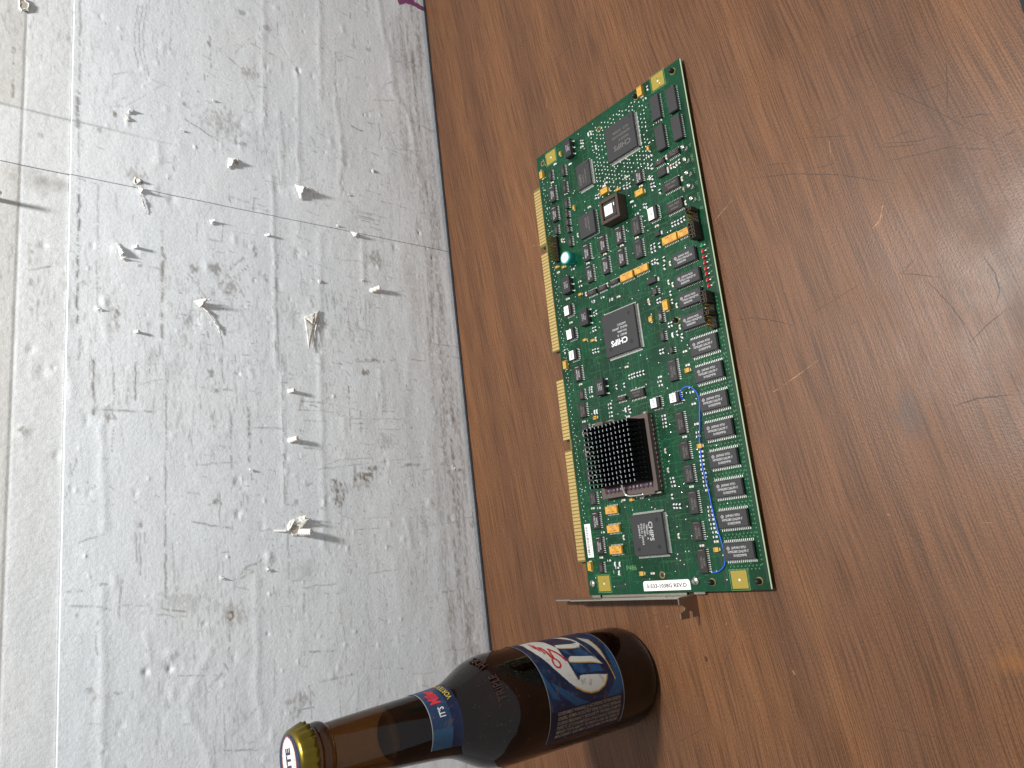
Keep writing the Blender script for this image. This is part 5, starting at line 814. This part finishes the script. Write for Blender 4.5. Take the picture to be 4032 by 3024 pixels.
mb = MB(); mb.tube([(u_(x), u_(y), u_(z)) for x, y, z in ((61.9, 75.8, 5.6), (61.9, 77.5, 5.7), (62.0, 84, 6.0), (62.1, 87, 6.2), (62.5, 89.2, 6.5), (63.4, 90.6, 6.9), (65.3, 91.2, 7.2), (69, 90.8, 9.0), (72, 90.4, 9.2), (90, 90.4, 9.2), (108, 90.6, 9.4), (111.5, 91.2, 8.2), (113.2, 92.0, 7.2), (113.7, 94.5, 6.6), (113.7, 103, 5.6))], u_(.85), 10); obj('spring_clip', mb, M_STEEL, board, (0, 0, u_(ZT)), smooth=True)
mb = MB(); mb.tube([(u_(61.6), u_(62.6), u_(4.4)), (u_(61.6), u_(66.6), u_(4.4))], u_(.75), 10); mb.tube([(u_(114.6), u_(110.5), u_(4.0)), (u_(114.6), u_(115), u_(4.0))], u_(.7), 10); obj('socket_lever', mb, M_STEEL, sk)

# square chip socket with its labelled chip
mb = MB(); a, b, c2, d, h, t = 247.6, 60.2, 265.0, 77.6, 8.5, 2.3
for x0, y0, x1, y1 in ((a, b, c2, b + t), (a, d - t, c2, d), (a, b + t, a + t, d - t), (c2 - t, b + t, c2, d - t)): mb.box(u_(x0), u_(y0), u_(.6), u_(x1), u_(y1), u_(h), inset=u_(.1))
mb.box(u_(a + t), u_(b + t), u_(.6), u_(c2 - t), u_(d - t), u_(5.0))
for k in range(8):
    q = 4.2 + k * 1.27
    for x0, y0, x1, y1 in ((a + q, b + t, a + q + .55, b + t + .7), (a + q, d - t - .7, a + q + .55, d - t), (a + t, b + q, a + t + .7, b + q + .55), (c2 - t - .7, b + q, c2 - t, b + q + .55)): mb.box(u_(x0), u_(y0), u_(5), u_(x1), u_(y1), u_(h - .6))
so = obj('chip_socket', mb, M_SOCK, board, (0, 0, u_(ZT)), label='tall brown plastic chip socket')
mb = MB(); mb.body(u_(a + 3.0), u_(b + 3.0), u_(5.1), u_(c2 - 3.0), u_(d - 3.0), u_(8.0), u_(.3)); so2 = obj('socketed_chip', mb, M_CHIPG, so)
mb = MB(); mb.box(u_(a + 5), u_(b + 6.2), u_(8.01), u_(c2 - 5), u_(d - 4.0), u_(8.08)); mb.box(u_(c2 - 7.5), u_(b + 4.2), u_(8.01), u_(c2 - 5.2), u_(b + 4.9), u_(8.03)); obj('paper_label', mb, M_STICK, so)
mb = MB(); put_text(mb, '294A', u_((a + c2) / 2), u_((b + d) / 2 + 1), u_(8.1), u_(2.2), '-u'); obj('lettering', mb, M_INKG, so)

# electrolytic capacitor
mb = MB(); n = 40; mb.lathe([(u_(5.0), u_(.2)), (u_(5.0), u_(1.0)), (u_(4.7), u_(1.3)), (u_(5.0), u_(1.7)), (u_(5.0), u_(7.0)), (u_(4.8), u_(7.8)), (u_(4.3), u_(8.1)), (u_(3.9), u_(8.05))], n, cap1=False)
ec = obj('electrolytic_capacitor', mb, M_TEAL, board, (u_(239.3), u_(117.3), u_(ZT)), smooth=True, label='teal sleeved can capacitor')
mb = MB(); mb.lathe([(u_(3.95), u_(8.0)), (u_(3.9), u_(8.03))], n); obj('metal_top', mb, M_ALU, ec)
mb = MB()
for k in range(26):
    a = math.radians(rnd.uniform(-200, 20)); z0 = rnd.uniform(2, 6.2); w = rnd.uniform(.03, .07); hh = rnd.uniform(.3, 1.4); mb.add([(u_(5.03) * math.cos(q), u_(5.03) * math.sin(q), u_(z)) for q, z in ((a, z0), (a + w, z0), (a + w, z0 + hh), (a, z0 + hh))], [(0, 1, 2, 3)])
obj('sleeve_print', mb, M_INK, ec)

# pin headers and jumper caps
pm = MB(); pm.box(u_(-.32), u_(-.32), 0, u_(.32), u_(.32), u_(8.4), inset=u_(.0)); pm.box(u_(-.32), u_(-.32), u_(8.4), u_(.32), u_(.32), u_(8.9), inset=u_(.18)); pme = pm.mesh('pin'); pme.materials.append(mat('brass_pin', (.55, .33, .08), .3, .9))
def header(u0, n, v, label=None):
    mb = MB()
    for k in range(n):
        for s in (-1.27, 1.27): mb.box(u_(u0 + k * 2.54 - 1.05), u_(v + s - 1.05), u_(.1), u_(u0 + k * 2.54 + 1.05), u_(v + s + 1.05), u_(2.5), inset=u_(.15))
    mb.box(u_(u0 - .8), u_(v - 2.0), u_(.1), u_(u0 + (n - 1) * 2.54 + .8), u_(v + 2.0), u_(2.3)); o = obj('pin_header', mb, M_BLK, board, (0, 0, u_(ZT)), label=label)
    for k in range(n):
        for s in (-1.27, 1.27): obj('pin', pme, None, o, (u_(u0 + k * 2.54), u_(v + s), u_(.5)))
jm = MB(); w, hv_ = 1.18, 2.4
for x0, y0, x1, y1 in ((-w, -hv_, w, -hv_ + .45), (-w, hv_ - .45, w, hv_), (-w, -hv_ + .45, -w + .35, hv_ - .45), (w - .35, -hv_ + .45, w, hv_ - .45)): jm.box(u_(x0), u_(y0), u_(2.6), u_(x1), u_(y1), u_(8.7))
jm.box(u_(-w + .35), u_(-.25), u_(2.6), u_(w - .35), u_(.25), u_(8.2)); jm.box(u_(-w + .35), u_(-hv_ + .45), u_(2.6), u_(w - .35), u_(hv_ - .45), u_(6.5)); jme = jm.mesh('jumper_cap'); jme.materials.append(mat('jumper_plastic', (.022, .020, .018), .5))
header(210.9, 8, 6.8); header(153.6, 9, 6.4); header(243.4, 8, 131.2)
for u, v in ((210.9, 6.8), (213.44, 6.8), (215.98, 6.8), (218.52, 6.8), (228.68, 6.8), (161.22, 6.4), (168.84, 6.4), (171.38, 6.4), (173.92, 6.4)): obj('jumper_cap', jme, None, board, (u_(u), u_(v), u_(ZT)))

# indicator lamps, test posts, pegs, holes, screws
lm = MB(); lm.body(u_(-1.1), u_(-.75), u_(.1), u_(1.1), u_(.75), u_(1.6), u_(.25)); lm.lathe([(u_(.6), 0), (u_(.5), u_(.35)), (u_(.2), u_(.5))], 10, (0, 0, u_(1.6)), cap0=False); lm.box(u_(-.3), u_(-2.0), u_(.05), u_(.3), u_(-.75), u_(.35), 1); lm.box(u_(-.3), u_(.75), u_(.05), u_(.3), u_(1.5), u_(.35), 1)
lme = [lm.mesh('indicator_light') for _ in range(2)]; lme[0].materials.append(M_LEDR); lme[1].materials.append(M_LEDG)
for l_ in lme: l_.materials.append(M_SOLDER)
for i, (u, v) in enumerate(MK['leds']): obj('indicator_light', lme[1 if i == 0 else 0], None, board, (u_(u), u_(v - .2), u_(ZT)))
tm = MB(); tm.lathe([(u_(1.7), 0), (u_(1.6), u_(.5)), (u_(.95), u_(.6)), (u_(.85), u_(2.6)), (u_(1.35), u_(2.9)), (u_(1.4), u_(3.6)), (u_(1.1), u_(3.9)), (u_(.45), u_(3.9)), (u_(.4), u_(3.3))], 20); tme_ = tm.mesh('test_post'); tme_.materials.append(M_STEEL); tme_.polygons.foreach_set('use_smooth', [True] * len(tme_.polygons))
for u, v in MK['turret']: obj('test_post', tme_, None, board, (u_(u), u_(v), u_(ZT)))
qm = MB(); qm.lathe([(u_(2.6), u_(-ZT)), (u_(2.4), u_(-TH)), (u_(1.5), u_(-TH)), (u_(1.5), u_(.1)), (u_(1.75), u_(.9)), (u_(1.75), u_(1.5)), (u_(1.3), u_(2.8)), (u_(.8), u_(3.6)), (u_(.45), u_(3.8))], 16); qme = qm.mesh('plastic_peg'); qme.materials.append(M_BLK); qme.polygons.foreach_set('use_smooth', [True] * len(qme.polygons))
rm = MB(); rm.lathe([(u_(2.3), u_(.012)), (u_(2.3), u_(.03)), (u_(1.4), u_(.03))], 20, cap0=False, cap1=False); rme = rm.mesh('hole_ring'); rme.materials.append(mat('bare_ring', (.20, .16, .05), .5))
for u, v in MK['posts']: o = obj('plastic_peg', qme, None, board, (u_(u), u_(v), u_(ZT))); obj('hole_ring', rme, None, o)
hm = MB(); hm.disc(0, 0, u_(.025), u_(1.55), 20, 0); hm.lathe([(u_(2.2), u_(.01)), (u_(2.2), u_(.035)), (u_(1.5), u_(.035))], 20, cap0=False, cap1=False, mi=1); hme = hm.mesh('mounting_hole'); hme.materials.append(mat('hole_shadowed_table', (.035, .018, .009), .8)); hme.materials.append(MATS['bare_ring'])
for u, v in MK['holes']: obj('mounting_hole', hme, None, board, (u_(u), u_(v), u_(ZT)))
sm_ = MB(); sm_.lathe([(u_(2.5), u_(.05)), (u_(2.6), u_(.5)), (u_(2.3), u_(1.1)), (u_(1.5), u_(1.5)), (u_(.5), u_(1.62)), (u_(.05), u_(1.63))], 28); sme_ = sm_.mesh('screw'); sme_.materials.append(M_STEEL); sme_.polygons.foreach_set('use_smooth', [True] * len(sme_.polygons))
for i, (u, v) in enumerate(MK['screws']):
    o = obj('screw', sme_, None, board, (u_(u), u_(v), u_(ZT))); mb = MB(); a = .5 if i else -.4; mb.strip([(u_(-2.3 * math.cos(a)), u_(-2.3 * math.sin(a))), (0, 0), (u_(2.3 * math.cos(a)), u_(2.3 * math.sin(a)))], u_(.55), u_(1.64)); obj('slot', mb, M_INK, o)

# blue patch wire
def spline(P, n=8):
    o = []
    for i in range(len(P) - 1):
        p0, p1, p2, p3 = P[max(i - 1, 0)], P[i], P[i + 1], P[min(i + 2, len(P) - 1)]
        for k in range(n):
            t = k / n; o.append(tuple(.5 * (2 * p1[c] + (p2[c] - p0[c]) * t + (2 * p0[c] - 5 * p1[c] + 4 * p2[c] - p3[c]) * t * t + (-p0[c] + 3 * p1[c] - 3 * p2[c] + p3[c]) * t ** 3) for c in range(3)))
    return o + [P[-1]]
W_ = [(115.8, 37.6, .6), (117.0, 38.3, 2.0), (120.0, 37.4, 3.6), (122.2, 34.0, 3.8), (121.8, 30.0, 3.0), (118.6, 27.2, 2.0), (115.2, 26.4, 1.3), (110, 26.6, .9), (104.8, 27.6, .9), (97, 29.0, 1.0), (91.3, 30.2, 1.1), (83, 31.2, 1.2), (74.8, 31.6, 1.2), (66, 30.8, 1.1), (58.2, 30.0, 1.1), (50, 29.6, 1.1), (44.7, 29.2, 1.0), (38, 28.4, 1.0), (33.9, 27.9, 1.0), (28, 26.8, .9), (22, 26.3, .8), (17.5, 26.4, .8), (14.2, 27.8, .9), (12.0, 30.6, .9), (11.0, 33.8, .8), (10.9, 36.6, .6)]
mb = MB(); mb.tube([(u_(a), u_(b), u_(c)) for a, b, c in spline(W_)], u_(.37), 10); o = obj('patch_wire', mb, M_WIRE, board, (0, 0, u_(ZT)), smooth=True, label='thin blue insulated patch wire')
mb = MB(); mb.tube([(u_(115.8), u_(37.9), u_(.7)), (u_(114.9), u_(37.2), u_(.3))], u_(.3), 8); mb.tube([(u_(10.9), u_(36.3), u_(.6)), (u_(11.0), u_(37.8), u_(.3))], u_(.3), 8); obj('bare_end', mb, M_SOLDER, o)

# printed legends and hand-drawn marks
mb = MB(); z = u_(ZT + .03)
for s, u, v in (('+5', 273.0, 3.0), ('GND', 264.2, 3.0), ('+12', 255.3, 3.0), ('-12', 246.5, 3.0), ('BATT', 237.6, 2.9), ('J2', 229.8, 2.6)): put_text(mb, s, u_(u), u_(v), z, u_(2.4), '+u')
for i, s in enumerate('2345678'): put_text(mb, s, u_(203.0 - 3.72 * i), u_(3.2), z, u_(2.4), '+u')
put_text(mb, 'P486', u_(16.4), u_(100.5), z, u_(4.6), '-v'); obj('printed_legends', mb, M_SILK, board, kind='stuff')
mb = MB(); zz = ZT + .045
def pen(P, w=.5): mb.strip([(u_(a), u_(b)) for a, b in P], u_(w), u_(zz))
pen([(24, 57.6), (24, 66.2), (14.6, 66.2), (14.6, 57.6), (24, 57.6)], .35); pen([(11.2 + 5.4 * math.cos(a), 57.5 + 5.4 * math.sin(a)) for a in np.linspace(-1.2, 4.0, 22)], .4)
put_text(mb, 'C', u_(20.8), u_(60.4), u_(zz), u_(3.6), '-u'); put_text(mb, '4D', u_(18.2), u_(63.6), u_(zz), u_(3.2), '-u'); put_text(mb, '1198', u_(4.9), u_(110.5), u_(zz), u_(4.6), '+v', bold=.012)
pen([(23, 30.6), (16, 29.8), (9, 29.2), (3, 28.9)], .9); obj('pen_marks', mb, M_INK, board, kind='stuff')

# slot bracket standing on edge along the near end
br = MB(); z0, z1, t = .3, 17.3, .9; v0, v1, vt = 54.6, 149.0, 168.5; x = -1.6
br.add([(u_(x + dx), u_(v), u_(z)) for dx in (0, -t) for v, z in ((v0, z0), (v1, z0), (v1 + 4, z0 + 4.2), (vt, z0 + 4.6), (vt + .6, z0 + 5.5), (vt + .6, z1 - 5.5), (vt, z1 - 4.6), (v1 + 4, z1 - 4.2), (v1, z1), (v0, z1))], [tuple(range(10)), tuple(reversed(range(10, 20)))] + [(i, 10 + i, 10 + (i + 1) % 10, (i + 1) % 10) for i in range(10)])
br.box(u_(x), u_(60), u_(z0 + 1.0), u_(x + 1.3), u_(132), u_(z0 + 2.2)); br.box(u_(x), u_(64.0), u_(z1 - .9), u_(x + .6), u_(118), u_(z1 + .05))
for u, v in MK['screws']: br.box(u_(x), u_(v - 4), u_(ZT - TH - 1.0), u_(u + 4), u_(v + 4), u_(ZT - TH - .05))
bo = obj('slot_bracket', br, M_NICK, board, label='bright steel slot bracket')
# bent tab with its screw notch
tp = [(-2.2, z0), (-14.0, z0), (-14.4, z0 + .4), (-14.4, 6.4), (-10.8, 6.4), (-10.4, 6.8), (-10.4, 8.9), (-10.8, 9.3), (-14.4, 9.3), (-14.4, z1 - .4), (-14.0, z1), (-10.6, z1)] + [(-8.2 + 2.3 * math.cos(a), z1 - 2.2 + 2.5 * math.sin(a)) for a in np.linspace(math.pi, 2 * math.pi, 8)] + [(-5.8, z1), (-2.2, z1)]
bm = bmesh.new(); vs = [bm.verts.new((u_(a), u_(v0), u_(b))) for a, b in tp]; fc = bm.faces.new(vs); ex = bmesh.ops.extrude_face_region(bm, geom=[fc])
for e in ex['geom']:
    if isinstance(e, bmesh.types.BMVert): e.co.y += u_(t)
bmesh.ops.recalc_face_normals(bm, faces=bm.faces); bmesh.ops.triangulate(bm, faces=[f for f in bm.faces if len(f.verts) > 4]); me = bpy.data.meshes.new('bracket_tab'); bm.to_mesh(me); bm.free(); obj('bracket_tab', me, mat('tab_nickel_table_tint', (.30, .26, .22), .36, .95), bo)  # tab nickel browned and darkened: the table's reflection is put into its colour
